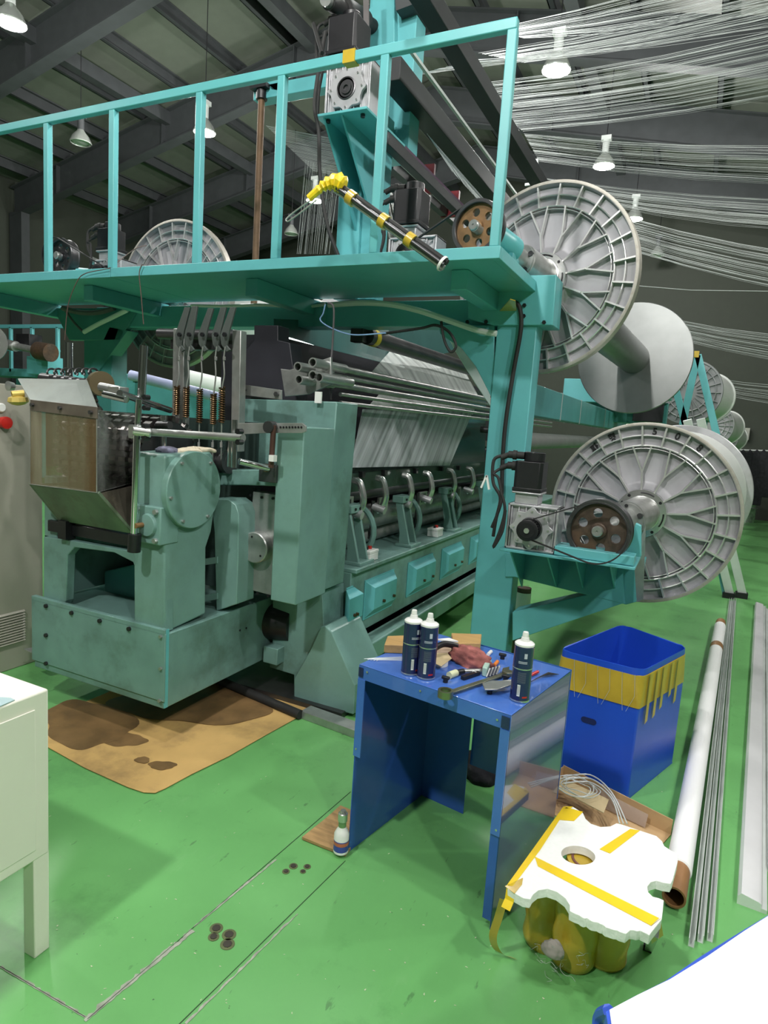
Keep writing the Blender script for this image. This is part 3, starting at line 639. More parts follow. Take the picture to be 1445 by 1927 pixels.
# legs and open front frame under the chain drum
MB().prism(flat(((82, 1010), (127, 1016), (262, 1040), (268, 1052), (312, 1070), (312, 1190), (268, 1182), (266, 1100), (250, 1058), (215, 1040), (140, 1030), (127, 1045), (124, 1130), (118, 1140), (82, 1126)), Y=YF+.02), (0, .05, 0)).build('front_frame', GREEN, K, bevel=.004)
MB().box(-3.10, -3.0, YF+.05, YF+.12, .9, 1.25).build('left_upright', GREENL, K, bevel=.003); MB().box(-3.10, -3.03, YF+.05, 3.2, .6, .93).build('left_side_frame', GREEN, K, bevel=.003)
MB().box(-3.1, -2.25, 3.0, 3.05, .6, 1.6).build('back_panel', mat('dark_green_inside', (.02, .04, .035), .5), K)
MB().prism(flat(((196, 1075), (285, 1055), (285, 1165), (196, 1140)), Y=2.6), (0, .3, 0)).build('inner_gear_case', TEALD, K, bevel=.006)
MB().prism(flat(((200, 1046), (262, 1036), (262, 1048), (200, 1058)), Y=2.8), (0, .1, 0)).build('inner_light_plate', WHITEP, K)
MB().box(-3.05, -2.35, YF+.03, 2.6, .96, 1.02).build('black_drip_tray', BLACK, K, bevel=.004)
MB().box(P(115, 985, Y=2.26).x, P(130, 985, Y=2.26).x, 2.24, 2.3, P(115, 1012, Y=2.26).z, P(115, 978, Y=2.26).z).build('frame_stud', BLACK, K)
# sloping oil pan
YP = 2.14
A, B_, C_, D_ = P(57, 912, Y=YP), P(184, 929, Y=YP), P(250, 1005, Y=YP+.14), P(112, 980, Y=YP+.12)
MB().prism([A, B_, C_, D_], (0, .012, .012)).build('oil_pan', GREASE, K, bevel=.003)
Eb, Ef = P(262, 912, Y=2.42), P(262, 1003, Y=2.36)
MB().prism([B_, C_, Ef, Eb], (-.008, .008, 0)).build('pan_side', mat('greasy_steel', (.16, .14, .11), .4, .5, var=.4, dirt=(.3, .25, .18), dirt_amt=.6, dirt_scale=9), K)
MB().prism([A, D_, Vector((A.x, YP+.5, D_.z)), Vector((A.x, YP+.5, A.z))], (-.01, 0, 0)).build('pan_side', GREASE, K)
# plastic shields
SH = glassy('amber_plastic', (.30, .27, .17), .50, .12, stripes=(11, 3, .7), col2=(.13, .075, .03))
SH2 = glassy('smoked_plastic', (.22, .21, .19), .25, .08, stripes=(6, 6, 2), col2=(.35, .36, .36))
a, b2, c2, d2 = P(57, 757, Y=YP), P(182, 772, Y=YP), P(182, 927, Y=YP), P(57, 911, Y=YP)
MB().prism([a, b2, c2, d2], (0, .004, 0)).build('front_shield', SH, K, smooth=False, label='amber stained clear plastic shield')
a3, d3 = P(258, 780, Y=2.48), P(262, 905, Y=2.48)
MB().prism([b2, a3, d3, c2], (.004, 0, 0)).build('side_shield', SH2, K, smooth=False, label='clear plastic side shield')
MB().tube([a, b2, c2, d2], .003, 5, closed=True).tube([b2, a3, d3, c2], .003, 5, closed=True).build('shield_edges', STEEL, K)
MB().prism(flat(((57, 752), (182, 766), (182, 788), (57, 772)), Y=YP-.006), (0, .008, 0)).build('shield_clamp_strip', mat('stained_strip', (.16, .13, .11), .4, .5, var=.4), K, bevel=.001)
bolts(K, flat(((62, 762), (114, 768), (172, 776)), Y=YP-.008), (0, -1, 0), .010, .012, DSTEEL, 'clamp_screw')
MB().prism([P(33, 713, Y=YP+.12), P(162, 716, Y=YP+.14), P(182, 768, Y=YP), P(57, 753, Y=YP)], (0, .006, .004)).build('steel_hood', mat('dull_hood_steel', (.24, .27, .25), .5, .5, var=.2, dirt=(.14, .14, .11), dirt_amt=.6), K, bevel=.001)
# chain drum inside
dc = P(120, 850, Y=2.55); dz = 1.38
drum = MB().cyl((-3.12, 2.58, dz), (-2.5, 2.58, dz), .20, 40)
drum.build('chain_drum', DSTEEL, K)
for i in range(9):
    x = -3.08+i*.07
    b = MB()
    for k in range(26):
        a = 2*PI*k/26; p = Vector((x, 2.58+.215*math.cos(a), dz+.215*math.sin(a)))
        b.bar(p-Vector((.024, 0, 0)), p+Vector((.024, 0, 0)), .022, .03, (0, math.cos(a), math.sin(a)))
    b.build('pattern_chain', mat('oily_chain', (.17, .155, .15), .28, .9, var=.4, scale=40), K)
# hanging chain strands seen behind the shield
for k in range(6):
    p0 = P(100+k*17, 716, Y=2.42); pts = smooth_pts([p0, p0+Vector((.02, -.03, -.12)), p0+Vector((.10+.02*k, .0, -.32)), p0+Vector((.22, .06, -.50))], 8)
    b = MB()
    for i, q in enumerate(pts[:-1]): b.bar(q, q.lerp(pts[i+1], .75), .03 if i % 2 else .02, .012, (0, 1, 0))
    b.build('chain_strand', mat('oily_chain', (0, 0, 0)), K)
MB().cyl(P(80, 712, Y=2.42), P(200, 728, Y=2.42), .03, 20).build('chain_roller_shaft', DSTEEL, K)
MB().cyl(P(192, 722, Y=2.36), P(186, 722, Y=2.38), .062, 32).build('roller_flange', mat('oily_brass_flange', (.24, .19, .11), .35, .7), K)
for k in range(7):
    p = P(98+k*13, 706, Y=2.42); MB().tube([p+Vector((.0, .03*math.cos(a), .012+.022*math.sin(a))) for a in [j*PI/6 for j in range(-1, 8)]], .006, 6).build('chain_link', DSTEEL, K)
# shaft, clamps and rods around the head
def rod(px, Y, r, name='chrome_rod', m=CHROME, n=16):
    p = [P(u, v, Y=Y) if not isinstance(Y, (tuple, list)) else P(u, v, Y=y) for (u, v), y in zip(px, Y if isinstance(Y, (tuple, list)) else [Y]*len(px))]
    b = MB()
    for i in range(len(p)-1): b.cyl(p[i], p[i+1], r, n)
    return b.build(name, m, K)
rod(((190, 728), (225, 735)), 2.30, .022, m=STEEL)
rod(((196, 742), (238, 752)), 2.15, .016, m=CHROME); rod(((225, 740), (320, 772)), (2.15, 2.6), .016, m=CHROME)
MB().box(P(218, 735, Y=2.25).x, P(240, 735, Y=2.25).x, 2.2, 2.26, P(220, 752, Y=2.2).z, P(220, 727, Y=2.2).z).build('rod_clamp', ALUL, K, bevel=.004)
rod(((271, 650), (266, 748)), 2.3, .019); rod(((130, 645), (130, 712)), 2.75, .022)
rod(((262, 752), (258, 812)), 2.2, .014); rod(((258, 812), (252, 1012)), 2.17, .016)
MB().cyl(P(254, 1005, Y=2.17), P(252, 1038, Y=2.17), .03, 20).build('rod_socket', BLACK, K)
MB().cyl(P(250, 810, Y=2.15), P(285, 815, Y=2.2), .022, 20).box(P(262, 812, Y=2.2).x-.03, P(262, 812, Y=2.2).x+.03, 2.16, 2.22, P(262, 826, Y=2.2).z, P(262, 800, Y=2.2).z).build('rod_clamp', ALUL, K, bevel=.006)
rod(((262, 812), (458, 824)), 2.22, .017, m=STEEL)
for (u, v) in ((280, 748), (280, 768), (279, 803), (279, 824), (455, 812), (455, 832)):
    p = P(u, v, Y=2.2); MB().cyl(p, p+Vector((0, -.03, 0)), .012, 10).build('clamp_bolt', BLACK, K)
rod(((308, 782), (308, 848)), 2.5, .016); rod(((297, 800), (320, 800)), 2.48, .02, m=DSTEEL)
rod(((442, 790), (440, 880)), 2.5, .014); rod(((434, 822), (432, 878)), 2.54, .012)
rod(((450, 868), (505, 882)), (2.55, 2.7), .016); MB().cyl(P(500, 881, Y=2.69), P(507, 883, Y=2.72), .019, 16).build('brass_rod_end', mat('brass', (.3, .24, .12), .35, .8), K)
MB().cyl(P(400, 868, Y=2.8), P(437, 870, Y=2.8), .055, 28).cyl(P(405, 868, Y=2.78), P(412, 868, Y=2.78), .065, 28).cyl(P(425, 869, Y=2.78), P(432, 869, Y=2.78), .065, 28).build('eccentric_rollers', DSTEEL, K)
# perforated arm
y = 2.68
MB().prism(flat(((440, 796), (568, 796), (575, 802), (575, 812), (568, 815), (500, 815), (440, 818)), Y=y), (0, .012, 0)).build('perforated_arm', STEEL, K, bevel=.001)
bolts(K, [P(528+k*5.6, 804, Y=y-.001) for k in range(8)], (0, -1, 0), .0055, .002, BLACK, 'arm_hole', 12)
rod(((515, 800), (510, 880)), 2.66, .014, 'connecting_rod', mat('rusty_rod', (.12, .06, .05), .4, .6)); MB().lathe(P(515, 804, Y=2.69), (0, -1, 0), [(0, .03), (.05, .03)], 20).build('rod_eye', DSTEEL, K)
MB().box(P(508, 858, Y=2.64).x, P(517, 858, Y=2.64).x, 2.63, 2.66, P(508, 868, Y=2.64).z, P(508, 856, Y=2.64).z).build('white_tag', WHITEP, K)
MB().box(P(498, 880, Y=2.75).x, P(530, 880, Y=2.75).x, 2.7, 2.9, P(500, 905, Y=2.75).z, P(500, 872, Y=2.75).z).build('rod_block', DSTEEL, K, bevel=.004)
# upright stand of the spring levers
MB().prism(flat(((326, 618), (346, 618), (344, 850), (322, 850)), Y=2.75), (0, .05, 0)).build('spring_stand', STEEL, K, bevel=.003)
MB().prism(flat(((437, 620), (453, 622), (449, 850), (434, 850)), Y=2.75), (0, .05, 0)).build('spring_stand', STEEL, K, bevel=.003)
MB().box(P(330, 640, Y=2.9).x, P(450, 640, Y=2.9).x, 2.86, 2.92, P(400, 660, Y=2.9).z, P(400, 622, Y=2.9).z).build('lever_block', DSTEEL, K, bevel=.004)
MB().cyl(P(300, 628, Y=2.85), P(450, 632, Y=2.85), .03, 20).build('lever_shaft', DSTEEL, K)
for i, (u, ut, vt, v0, v1) in enumerate(((333, 352, 578, 726, 780), (351, 366, 576, 728, 785), (376, 396, 580, 732, 795), (402, 420, 578, 741, 798), (418, 438, 578, 728, 795))):
    y = 2.70
    b = MB().prism(flat(((ut-5, vt), (ut+5, vt), (u+13, 622), (u+8, 650), (u+14, 658), (u+8, 662), (u-2, 648), (u-4, 630)), Y=y), (0, .012, 0))
    b.build('spring_lever', mat('grey_lever', (.10, .115, .11), .5, .4), K, bevel=.001)
    q = P(u+6, 630, Y=y-.01); bolts(K, [q], (0, -1, 0), .012, .012, BLACK, 'lever_screw')
    MB().tube(smooth_pts([P(u+6, 652, Y=y), P(u+3, 675, Y=y), P(u+4, 705, Y=y), P(u+1, v0-6, Y=y), P(u, v0+3, Y=y)]), .004, 6).build('spring_hook', STEEL, K)
    MB().cyl(P(u+4, 671, Y=y), P(u+4, 678, Y=y), .008, 8).build('hook_nut', ALUL, K)
    a, c = P(u, v0, Y=y), P(u-1, v1, Y=y); n = 15; pts = []
    for k in range(n*10+1):
        f = k/(n*10); p = a.lerp(c, f); an = 2*PI*k/10; pts.append(p+Vector((.0145*math.cos(an), .0145*math.sin(an), 0)))
    MB().tube(pts, .0042, 5).build('coil_spring', COPPER, K)
    MB().tube([P(u-1, v1, Y=y), P(u-2, 868, Y=2.72)], .004, 6).cyl(P(u-2, 832, Y=2.71), P(u-2, 842, Y=2.71), .007, 8).build('pull_wire', STEEL, K)
# small links to the big end frame
MB().prism(flat(((447, 722), (529, 734), (529, 752), (447, 742)), Y=2.85), (0, .012, 0)).build('steel_strap', STEEL, K, bevel=.001)
bolts(K, flat(((521, 742),), Y=2.848), (0, -1, 0), .014, .012, DSTEEL, 'strap_bolt'); bolts(K, flat(((455, 733), (462, 734)), Y=2.848), (0, -1, 0), .006, .012, BLACK, 'strap_slot')
# dark end casting behind
MB().prism(flat(((478, 612), (523, 612), (523, 640), (545, 645), (560, 758), (445, 745), (462, 660), (478, 640)), Y=3.3), (0, .12, 0)).build('dark_end_casting', mat('near_black_paint', (.022, .022, .03), .5), K, bevel=.004)
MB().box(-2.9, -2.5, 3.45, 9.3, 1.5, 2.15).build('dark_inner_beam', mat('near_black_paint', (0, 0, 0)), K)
# roller bracket with five tube ends
MB().prism(flat(((528, 694), (545, 696), (622, 672), (624, 722), (580, 742), (536, 746)), Y=3.12), (0, .02, 0)).build('roller_bracket', STEEL, K, bevel=.002)
for (u, v) in ((560, 690), (588, 682), (562, 714), (588, 706), (600, 710)):
    p = P(u, v, Y=2.98); MB().pipe(p, p+Vector((.0, .35, 0)), .026, .019, 20).build('roller_tube_end', STEEL, K)
for (u, v), r in zip(((622, 690), (622, 706), (622, 722), (640, 742), (640, 758)), (.022, .016, .02, .012, .012)):
    p = P(u, v, Y=3.3); MB().cyl(p, (p.x, 9.3, p.z), r, 14).build('guide_roller', STEEL, K)
tagp = P(600, 748, Y=3.0); MB().box(tagp.x-.02, tagp.x+.02, 2.99, 3.0, tagp.z-.03, tagp.z+.03).build('label_tag', WHITEP, K)
# press roller under the cross beam
a = P(672, 628, Y=3.95); MB().cyl(a+Vector((.02, .1, 0)), a+Vector((.02, 5.4, 0)), .058, 24).build('press_roller', DSTEEL, K)
MB().cyl(a+Vector((.02, .16, 0)), a+Vector((.02, .22, 0)), .060, 24).build('yellow_ring', YTAPE, K)
MB().box(a.x-.07, a.x+.03, 3.98, 4.05, a.z-.05, a.z+.05).build('roller_bearing', DSTEEL, K, bevel=.006)
# needle bed region
XN = -1.95
MB().prism([P(652, 930, X=-1.98), P(912, 905, X=-1.98), P(912, 868, X=-1.98), P(640, 893, X=-1.98)], (-.25, 0, 0)).build('needle_bar_housing', mat('dark_green_glossy', (.05, .085, .07), .25, .3), K)
MB().cyl((-2.0, 3.3, 1.16), (-2.0, 9.2, 1.16), .035, 16).build('bar_shaft', DSTEEL, K)
MB().cyl((-2.08, 3.3, .98), (-2.08, 9.2, .98), .095, 28).build('take_down_roller', STEEL, K)
MB().cyl((-2.12, 3.3, .83), (-2.12, 9.2, .83), .06, 24).build('take_down_roller', STEEL, K)
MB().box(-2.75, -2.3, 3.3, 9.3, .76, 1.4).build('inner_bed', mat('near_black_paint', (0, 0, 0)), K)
for u in (680, 722, 770, 808, 850, 885, 925):
    p = P(u, 955, X=-1.86); y0 = p.y
    ts = [(-1.93, 1.275), (-1.885, 1.265), (-1.86, 1.21), (-1.85, 1.15), (-1.87, 1.09), (-1.91, 1.05)]
    MB().tube([(x, y0, z) for x, z in smooth_pts([Vector((a, 0, b)) for a, b in ts], 5) and [(q.x, q.z) for q in smooth_pts([Vector((a, 0, b)) for a, b in ts], 5)]], .022, 10).build('curved_hook', ALUL, K)
    MB().cyl((-1.93, y0-.02, 1.08), (-1.84, y0-.02, 1.06), .026, 16).build('hook_arm', ALU, K)
for u in (668, 765, 845, 910):
    p = P(u, 1050 if u < 700 else 1010, X=-1.82); y0 = p.y
    for dy in (0, .12):
        b = MB().prism([(-1.93, y0+dy, 1.10), (-1.88, y0+dy, 1.10), (-1.80, y0+dy, .80), (-1.79, y0+dy, .768), (-1.88, y0+dy, .768), (-1.88, y0+dy, .86)], (0, .022, 0)); b.build('green_bracket_leg', GREENL, K, bevel=.003)
    MB().box(-1.90, -1.77, y0-.02, y0+.17, .765, .785).build('bracket_foot', GREENL, K, bevel=.003)
    MB().box(-1.95, -1.86, y0-.01, y0+.155, 1.08, 1.13).build('bracket_head', GREENL, K, bevel=.004)
    bolts(K, [(-1.86, y0+.04, 1.105), (-1.86, y0+.10, 1.105)], (1, 0, 0), .009, .008, BLACK)
    MB().cyl((-1.93, y0+.42, .80), (-1.93, y0+.42, 1.12), .013, 10).cyl((-1.93, y0+.42, .86), (-1.93, y0+.42, .92), .022, 12).build('push_rod', DSTEEL, K)
    pts = [(-2.0+.16*math.cos(a), y0+.28, .93+.17*math.sin(a)) for a in [PI*(.45-.95*k/10) for k in range(11)]]
    MB().tube(pts, .020, 8).build('curved_green_arm', GREEN, K)
for u, v in ((655, 952), (722, 950), (797, 938), (862, 928)):
    p = P(u, v, X=-1.93); MB().box(-1.95, -1.93, p.y-.07, p.y+.07, p.z-.05, p.z+.055).build('gauge_plate', STEEL, K, bevel=.002)
    MB().box(-1.93, -1.926, p.y-.04, p.y+.03, p.z-.03, p.z+.04).build('plate_window', DSTEEL, K)
# teal pyramid covers along the base
for u0, u1, v0, v1 in ((606, 650, 1100, 1170), (684, 738, 1072, 1150), (765, 811, 1047, 1118), (828, 864, 1033, 1092), (881, 902, 1020, 1075), (930, 960, 1000, 1050)):
    a, c = P(u0, (v0+v1)/2+8, X=XB), P(u1, (v0+v1)/2-8, X=XB); y0, y1 = max(a.y, 3.375), c.y; zt, zb = .66, .40
    m_ = MB().box(XB, XB+.008, y0, y1, zb, zt)
    q = [(XB+.008, y0+.01, zb+.01), (XB+.008, y1-.01, zb+.01), (XB+.008, y1-.01, zt-.01), (XB+.008, y0+.01, zt-.01)]
    s_ = [(XB+.055, y0+.05, zb+.07), (XB+.055, y1-.05, zb+.07), (XB+.055, y1-.05, zt-.05), (XB+.055, y0+.05, zt-.05)]
    m_._f(q+s_, [(4, 5, 6, 7), (0, 1, 5, 4), (1, 2, 6, 5), (2, 3, 7, 6), (3, 0, 4, 7)])
    cv = m_.build('teal_access_cover', TEAL, K, smooth=False, bevel=.002)
    for yy in (y0+(y1-y0)*.42, y0+(y1-y0)*.78): MB().cyl((XB+.045, yy, zb+.10), (XB+.07, yy, zb+.10), .010, 10).build('cover_knob', COPPER, cv)
# switch boxes on the base top
for u, v in ((715, 1045), (862, 1003)):
    p = P(u, v+12, Z=.766); x0, y0 = -1.83, p.y
    t = thing('push_button_box', 'light grey push button box nearest the guard, on the green base top' if u < 800 else 'light grey push button box farther along the green base top', 'switch box', (x0, y0, .766), None)
    MB().box(x0-.045, x0+.045, y0-.06, y0+.06, .766, .815).build('box_body', WHITEP, t, bevel=.004)
    MB().box(x0-.047, x0+.047, y0-.062, y0+.062, .815, .835).build('box_lid', WHITEP, t, bevel=.004)
    MB().cyl((x0, y0+.02, .835), (x0, y0+.02, .853), .014, 16).build('red_button', REDP, t); MB().cyl((x0, y0-.02, .835), (x0, y0-.02, .85), .010, 14).build('black_button', BLACK, t)
# pendant switch
p = P(643, 890, Y=3.30)
t = thing('pendant_switch', 'narrow grey control pendant with yellow and red buttons hung beside the guard', 'switch', p)
MB().box(p.x-.022, p.x+.024, 3.28, 3.32, P(657, 920, Y=3.35).z, P(657, 864, Y=3.35).z).build('housing', WHITEP, t, bevel=.005)
for v, m_ in ((876, YTAPE), (893, BLUE), (913, REDP)):
    q = P(644, v, Y=3.28); MB().cyl(q, q+Vector((0, -.02, 0)), .014 if m_ != REDP else .018, 16).build('push_button', m_, t)
MB().tube(smooth_pts([P(643, 864, Y=3.3), P(640, 850, Y=3.3), P(648, 842, Y=3.3), P(641, 835, Y=3.3)]), .006, 6).build('hook_wire', WHITEP, t)
# sinker cover sheet and fabric
MB().prism([P(660, 896, X=-1.99), P(912, 872, X=-1.99), P(915, 735, X=-2.16), P(740, 742, X=-2.16)], (-.02, 0, 0)).build('front_glossy_panel', mat('glossy_dark_panel', (.05, .08, .07), .18, .4), K)
for u, v in ((680, 893), (722, 890), (781, 886), (830, 882), (862, 880)):
    p = P(u, v, X=-1.97); MB().box(-1.985, -1.95, p.y-.02, p.y+.02, p.z-.02, p.z+.02).build('panel_latch', BLACK, K, bevel=.003)
pk = P(905, 808, X=-2.0); MB().cyl((-2.0, pk.y, pk.z), (-1.9, pk.y, pk.z), .035, 24).cyl((-1.9, pk.y, pk.z), (-1.87, pk.y, pk.z), .022, 16).build('side_knob', DSTEEL, K)
q1, q2 = P(891, 772, X=-1.97), P(846, 876, X=-1.97)
FAB = glassy('woven_yarn_sheet', (.42, .45, .46), .62, .5, stripes=(.5, 14, .6), col2=(.60, .62, .66), shear=(q1.y-q2.y)/(q1.z-q2.z))
def sheet(px, name, label, m):
    pts = [P(u, v, X=x) for u, v, x in px]
    o = MB()._f(pts+[p+Vector((-.004, 0, 0)) for p in pts], [(0, 1, 2, 3), (7, 6, 5, 4), (0, 4, 5, 1), (1, 5, 6, 2), (2, 6, 7, 3), (3, 7, 4, 0)]).build(name, m, smooth=False)
    return tag(o, label, 'fabric')
tag(MB().prism([P(683, 770, X=-1.97), P(891, 772, X=-1.97), P(846, 876, X=-1.93), P(660, 880, X=-1.93)], (-.004, 0, 0)).build('yarn_sheet', FAB, smooth=False), 'grey translucent yarn sheet slanting down to the needle bed', 'yarn sheet')
sheet(((718, 738, -2.05), (893, 770, -2.0), (890, 780, -1.975), (690, 768, -1.975)), 'yarn_sheet_fold', 'bright narrow yarn band where the sheets bend over the guide rollers', glassy('bright_yarn_band', (.85, .87, .84), .8, .5, stripes=(.5, 9, .5)))
sheet(((735, 660, -2.35), (870, 690, -2.3), (900, 745, -2.1), (700, 700, -2.1)), 'yarn_sheet', 'pale translucent upper yarn sheet behind the press roller', glassy('pale_yarn_sheet', (.72, .77, .74), .5, .5, stripes=(.5, 12, .5)))
# ================================================================== ON THE GANTRY: pole, cables
t = thing('taped_pole', 'black and steel pole bundle banded with yellow tape, leaning across the railing', 'pole', P(840, 505, Y=2.98))
a, c = P(632, 352, Y=2.93), P(838, 500, Y=3.0)
ax = (c-a).normalized(); ux = Vector((0, 0, 1)); s1 = ax.cross(Vector((0, 1, 0))).normalized()
MB().cyl(a+s1*.016, c+s1*.016, .015, 16).build('black_rod', RUBBER, t)
MB().cyl(a-s1*.014, c-s1*.014, .012, 16).build('steel_rod', STEEL, t)
MB().cyl(a+Vector((0, -.022, 0)), c+Vector((0, -.022, 0)), .011, 16).build('dark_rod', DSTEEL, t)
MB().lathe(a.lerp(c, .965), c-a, [(0, .036), (.004, .038), (.010, .038), (.014, .036)], 20, cap=False).build('cable_tie', WHITEP, t)
for f in (.12, .42, .66): MB().cyl(a.lerp(c, f), a.lerp(c, f+.055), .036, 14).build('tape_band', MTAPE, t)
w = P(618, 350, Y=2.92); b = MB()
pts = [P(648, 350, Y=2.93), P(632, 342, Y=2.92), P(612, 348, Y=2.91), P(596, 360, Y=2.9), P(582, 373, Y=2.9)]
b.tube(smooth_pts(pts, 4), [.036+.012*random.random() for _ in range(13)][:0] or [.03, .045, .038, .05, .036, .04, .028, .036, .022, .03, .018, .024, .02, .02, .02, .02, .02][:17], 9)
b.build('tape_wad', YTAPE, t, smooth=False)
MB().tube(smooth_pts([P(592, 372, Y=2.9), P(560, 394, Y=2.9), P(541, 410, Y=2.9), P(539, 416, Y=2.9), P(548, 413, Y=2.9), P(585, 385, Y=2.9), P(596, 376, Y=2.9)]), .004, 6).build('wire_loop', STEEL, t)
def cable(pts, r, name, label, m, cat='cable'): return tag(MB().tube(smooth_pts(pts), r, 8).build(name, m), label, cat)
Yb = 3.87
cable([P(u, v, Y=Yb) for u, v in ((360, 575), (420, 576), (500, 574), (560, 578), (612, 573))], .011, 'white_conduit', 'white corrugated conduit above the spring levers under the platform', WHITEP)
cable([P(u, v, Y=3.8) for u, v in ((618, 574), (680, 570), (735, 573), (790, 585), (850, 605), (900, 622), (934, 628))], .018, 'white_conduit', 'thick white conduit sagging to the right column under the platform', WHITEP)
cable([P(u, v, Y=3.8) for u, v in ((158, 625), (185, 610), (212, 597), (240, 583))], .018, 'white_conduit', 'short white conduit beside the left column', WHITEP)
cable([P(u, v, Y=3.84) for u, v in ((118, 580), (150, 588), (185, 588), (215, 580))], .020, 'cable_bundle', 'grey and black cable bundle under the left of the platform', mat('grey_cable', (.12, .11, .12), .6))
cable([P(u, v, Y=3.84) for u, v in ((122, 583), (138, 605), (156, 624))], .010, 'grey_cable', 'thin grey cable dropping to the short white conduit', mat('grey_cable', (0, 0, 0)))
cable([P(u, v, Y=3.3) for u, v in ((612, 573), (608, 590), (603, 603), (625, 618), (665, 630), (720, 627), (725, 627))], .004, 'blue_wire', 'thin pale blue wire looping under the platform', mat('pale_blue_wire', (.25, .4, .7), .5))
cable([P(u, v, Y=3.3) for u, v in ((617, 570), (628, 580), (626, 640), (622, 700), (623, 752))], .006, 'hanging_cord', 'grey cord hanging down in front of the roller bracket', mat('grey_cable', (0, 0, 0)))
cable([P(u, v, Y=3.5) for u, v in ((720, 628), (790, 618), (820, 612), (845, 625), (858, 650), (848, 662), (836, 640), (830, 605))], .008, 'cord_loop', 'dark cord loop hanging by the corner gusset', RUBBER)
cable([P(u, v, Y=3.82) for u, v in ((968, 568), (978, 580), (980, 620), (966, 700), (952, 790), (946, 860), (944, 930))], .013, 'black_power_cable', 'black power cable running down the right column', RUBBER)
cable([P(u, v, Y=3.35) for u, v in ((944, 930), (950, 960), (940, 1000), (928, 1030), (945, 1000), (951, 960))], .008, 'black_power_cable', 'black cable loop beside the lower gearbox', RUBBER)
for px, lab in (([(205, 505), (190, 508), (160, 515), (145, 530), (128, 575), (122, 640)], 'left of the two thin brown wires over the platform edge'), ([(268, 497), (262, 515), (266, 560), (270, 610)], 'thin brown wire hanging straight below the platform near the left spool')):
    cable([P(u, v, Y=3.06) for u, v in px], .003, 'thin_wire', lab if 'wire' in lab and len(lab.split()) < 17 else lab, mat('brown_wire', (.10, .06, .05), .6), 'wire')
cable([P(205, 505, Y=3.06), P(225, 490, Y=3.3), P(255, 468, Y=3.4), P(275, 462, Y=3.5)], .003, 'thin_wire', 'thin brown wire rising to the left spool', mat('brown_wire', (0, 0, 0)), 'wire')
b = MB(); p = P(915, 905, Y=3.4)
b.bar(p+Vector((0, 0, .03)), p+Vector((-.025, 0, -.04)), .014, .01).bar(p+Vector((0, 0, .03)), p+Vector((.02, 0, -.045)), .014, .01)
tag(b.build('cable_clip', WHITEP), 'small white plastic clip hanging by the lower motor plugs', 'clip')
# ================================================================== YARNS
def yarns(segs, n, r, name, label, m=YARN, sag=0.0, seed=1, jit=1.0, k=4, clump=0):
    """n threads running between two real edges: segs = (A0, A1, B0, B1)"""
    rnd = random.Random(seed); A0, A1, B0, B1 = [Vector(q) for q in segs]; b = MB()
    for i in range(n):
        f = (i+.5)/n; g = math.sin(f*23+seed)*.03*clump; f1 = min(1, max(0, f+g+rnd.uniform(-.5, .5)*jit/n*2)); f2 = min(1, max(0, f+g*1.6+rnd.uniform(-.5, .5)*jit*.09))
        p = A0.lerp(A1, f1); q = B0.lerp(B1, f2); s = sag*(1+rnd.uniform(-.3, .3))
        b.tube([p.lerp(q, j/k)-Vector((0, 0, s*4*(j/k)*(1-j/k))) for j in range(k+1)], r, 3)
    o = b.build(name, m, smooth=False); return tag(o, label, 'yarn', kind='stuff')
def PR(u, v, Y): return P(u, v, Y=Y)
R_ = 1640
def ext(v0, u0, v1): return v1+(v1-v0)*(R_-1445)/(1445-u0)
fans = [((925, 55, 5.2), (985, 72, 5.6), (-95, 8), 36, 'topmost fan of white yarns above the railing corner'),
        ((900, 100, 5.4), (985, 118, 5.8), (-30, 30), 34, 'second white yarn fan passing behind the railing corner post'),
        ((760, 145, 4.2), (905, 110, 5.0), (-10, 45), 16, 'sparse long yarns crossing the last railing bay'),
        ((905, 155, 5.0), (945, 200, 5.4), (45, 110), 40, 'white yarn fan passing just above the nearest bright lamp'),
        ((925, 200, 5.4), (985, 248, 5.9), (105, 178), 46, 'dense yarn fan sweeping up to the right below the nearest lamp'),
        ((985, 250, 6.0), (1015, 305, 6.6), (262, 336), 50, 'level dense yarn sheet between the first and second bright lamps'),
        ((1025, 335, 6.8), (1130, 385, 7.8), (366, 418), 56, 'grey yarn sheet running right just above the third lamp'),
        ((1165, 405, 8.5), (1180, 470, 9.2), (458, 530), 50, 'glinting yarn sheet below the third lamp'),
        ((1275, 602, 10.0), (1280, 640, 10.5), (618, 668), 34, 'low white yarn sheet level with the plain far flange'),
        ((1325, 708, 11.5), (1325, 735, 11.7), (715, 752), 18, 'lowest and farthest yarn sheet beside the blue-green trestle')]
for i, (a, c, (v0, v1), n, lab) in enumerate(fans):
    yarns((PR(*a), PR(*c), PR(R_, ext(a[1], a[0], v0), a[2]+.6), PR(R_, ext(c[1], c[0], v1), c[2]+.6)), n, .0010 if a[2] < 8 else .0016, 'yarn_fan', lab.replace('blue-green', 'teal'), YARN, sag=.06, seed=i+3, clump=1)
tag(MB().tube([P(1190, 537, Y=9), P(1300, 546, Y=9.2), P(1445, 548, Y=9.4), P(1600, 546, Y=9.6)], .004, 5).build('single_yarn', YARN), 'single pale yarn line crossing the olive back wall', 'yarn')
yarns(((-1.96, 4.4, 3.66), (-1.96, 8.0, 3.66), (-1.72, 4.3, 3.36), (-1.72, 8.0, 3.36)), 110, .0010, 'yarn_curtain', 'fine yarn curtain between the two dark guide rails', YARN, jit=.2)
yarns((P(500, 236, Y=4.4), P(590, 322, Y=4.9), P(640, 262, Y=4.3), P(702, 345, Y=4.7)), 44, .0013, 'yarn_fan', 'spread of yarns left of the upper post behind the fourth railing post', YARND, jit=.3)
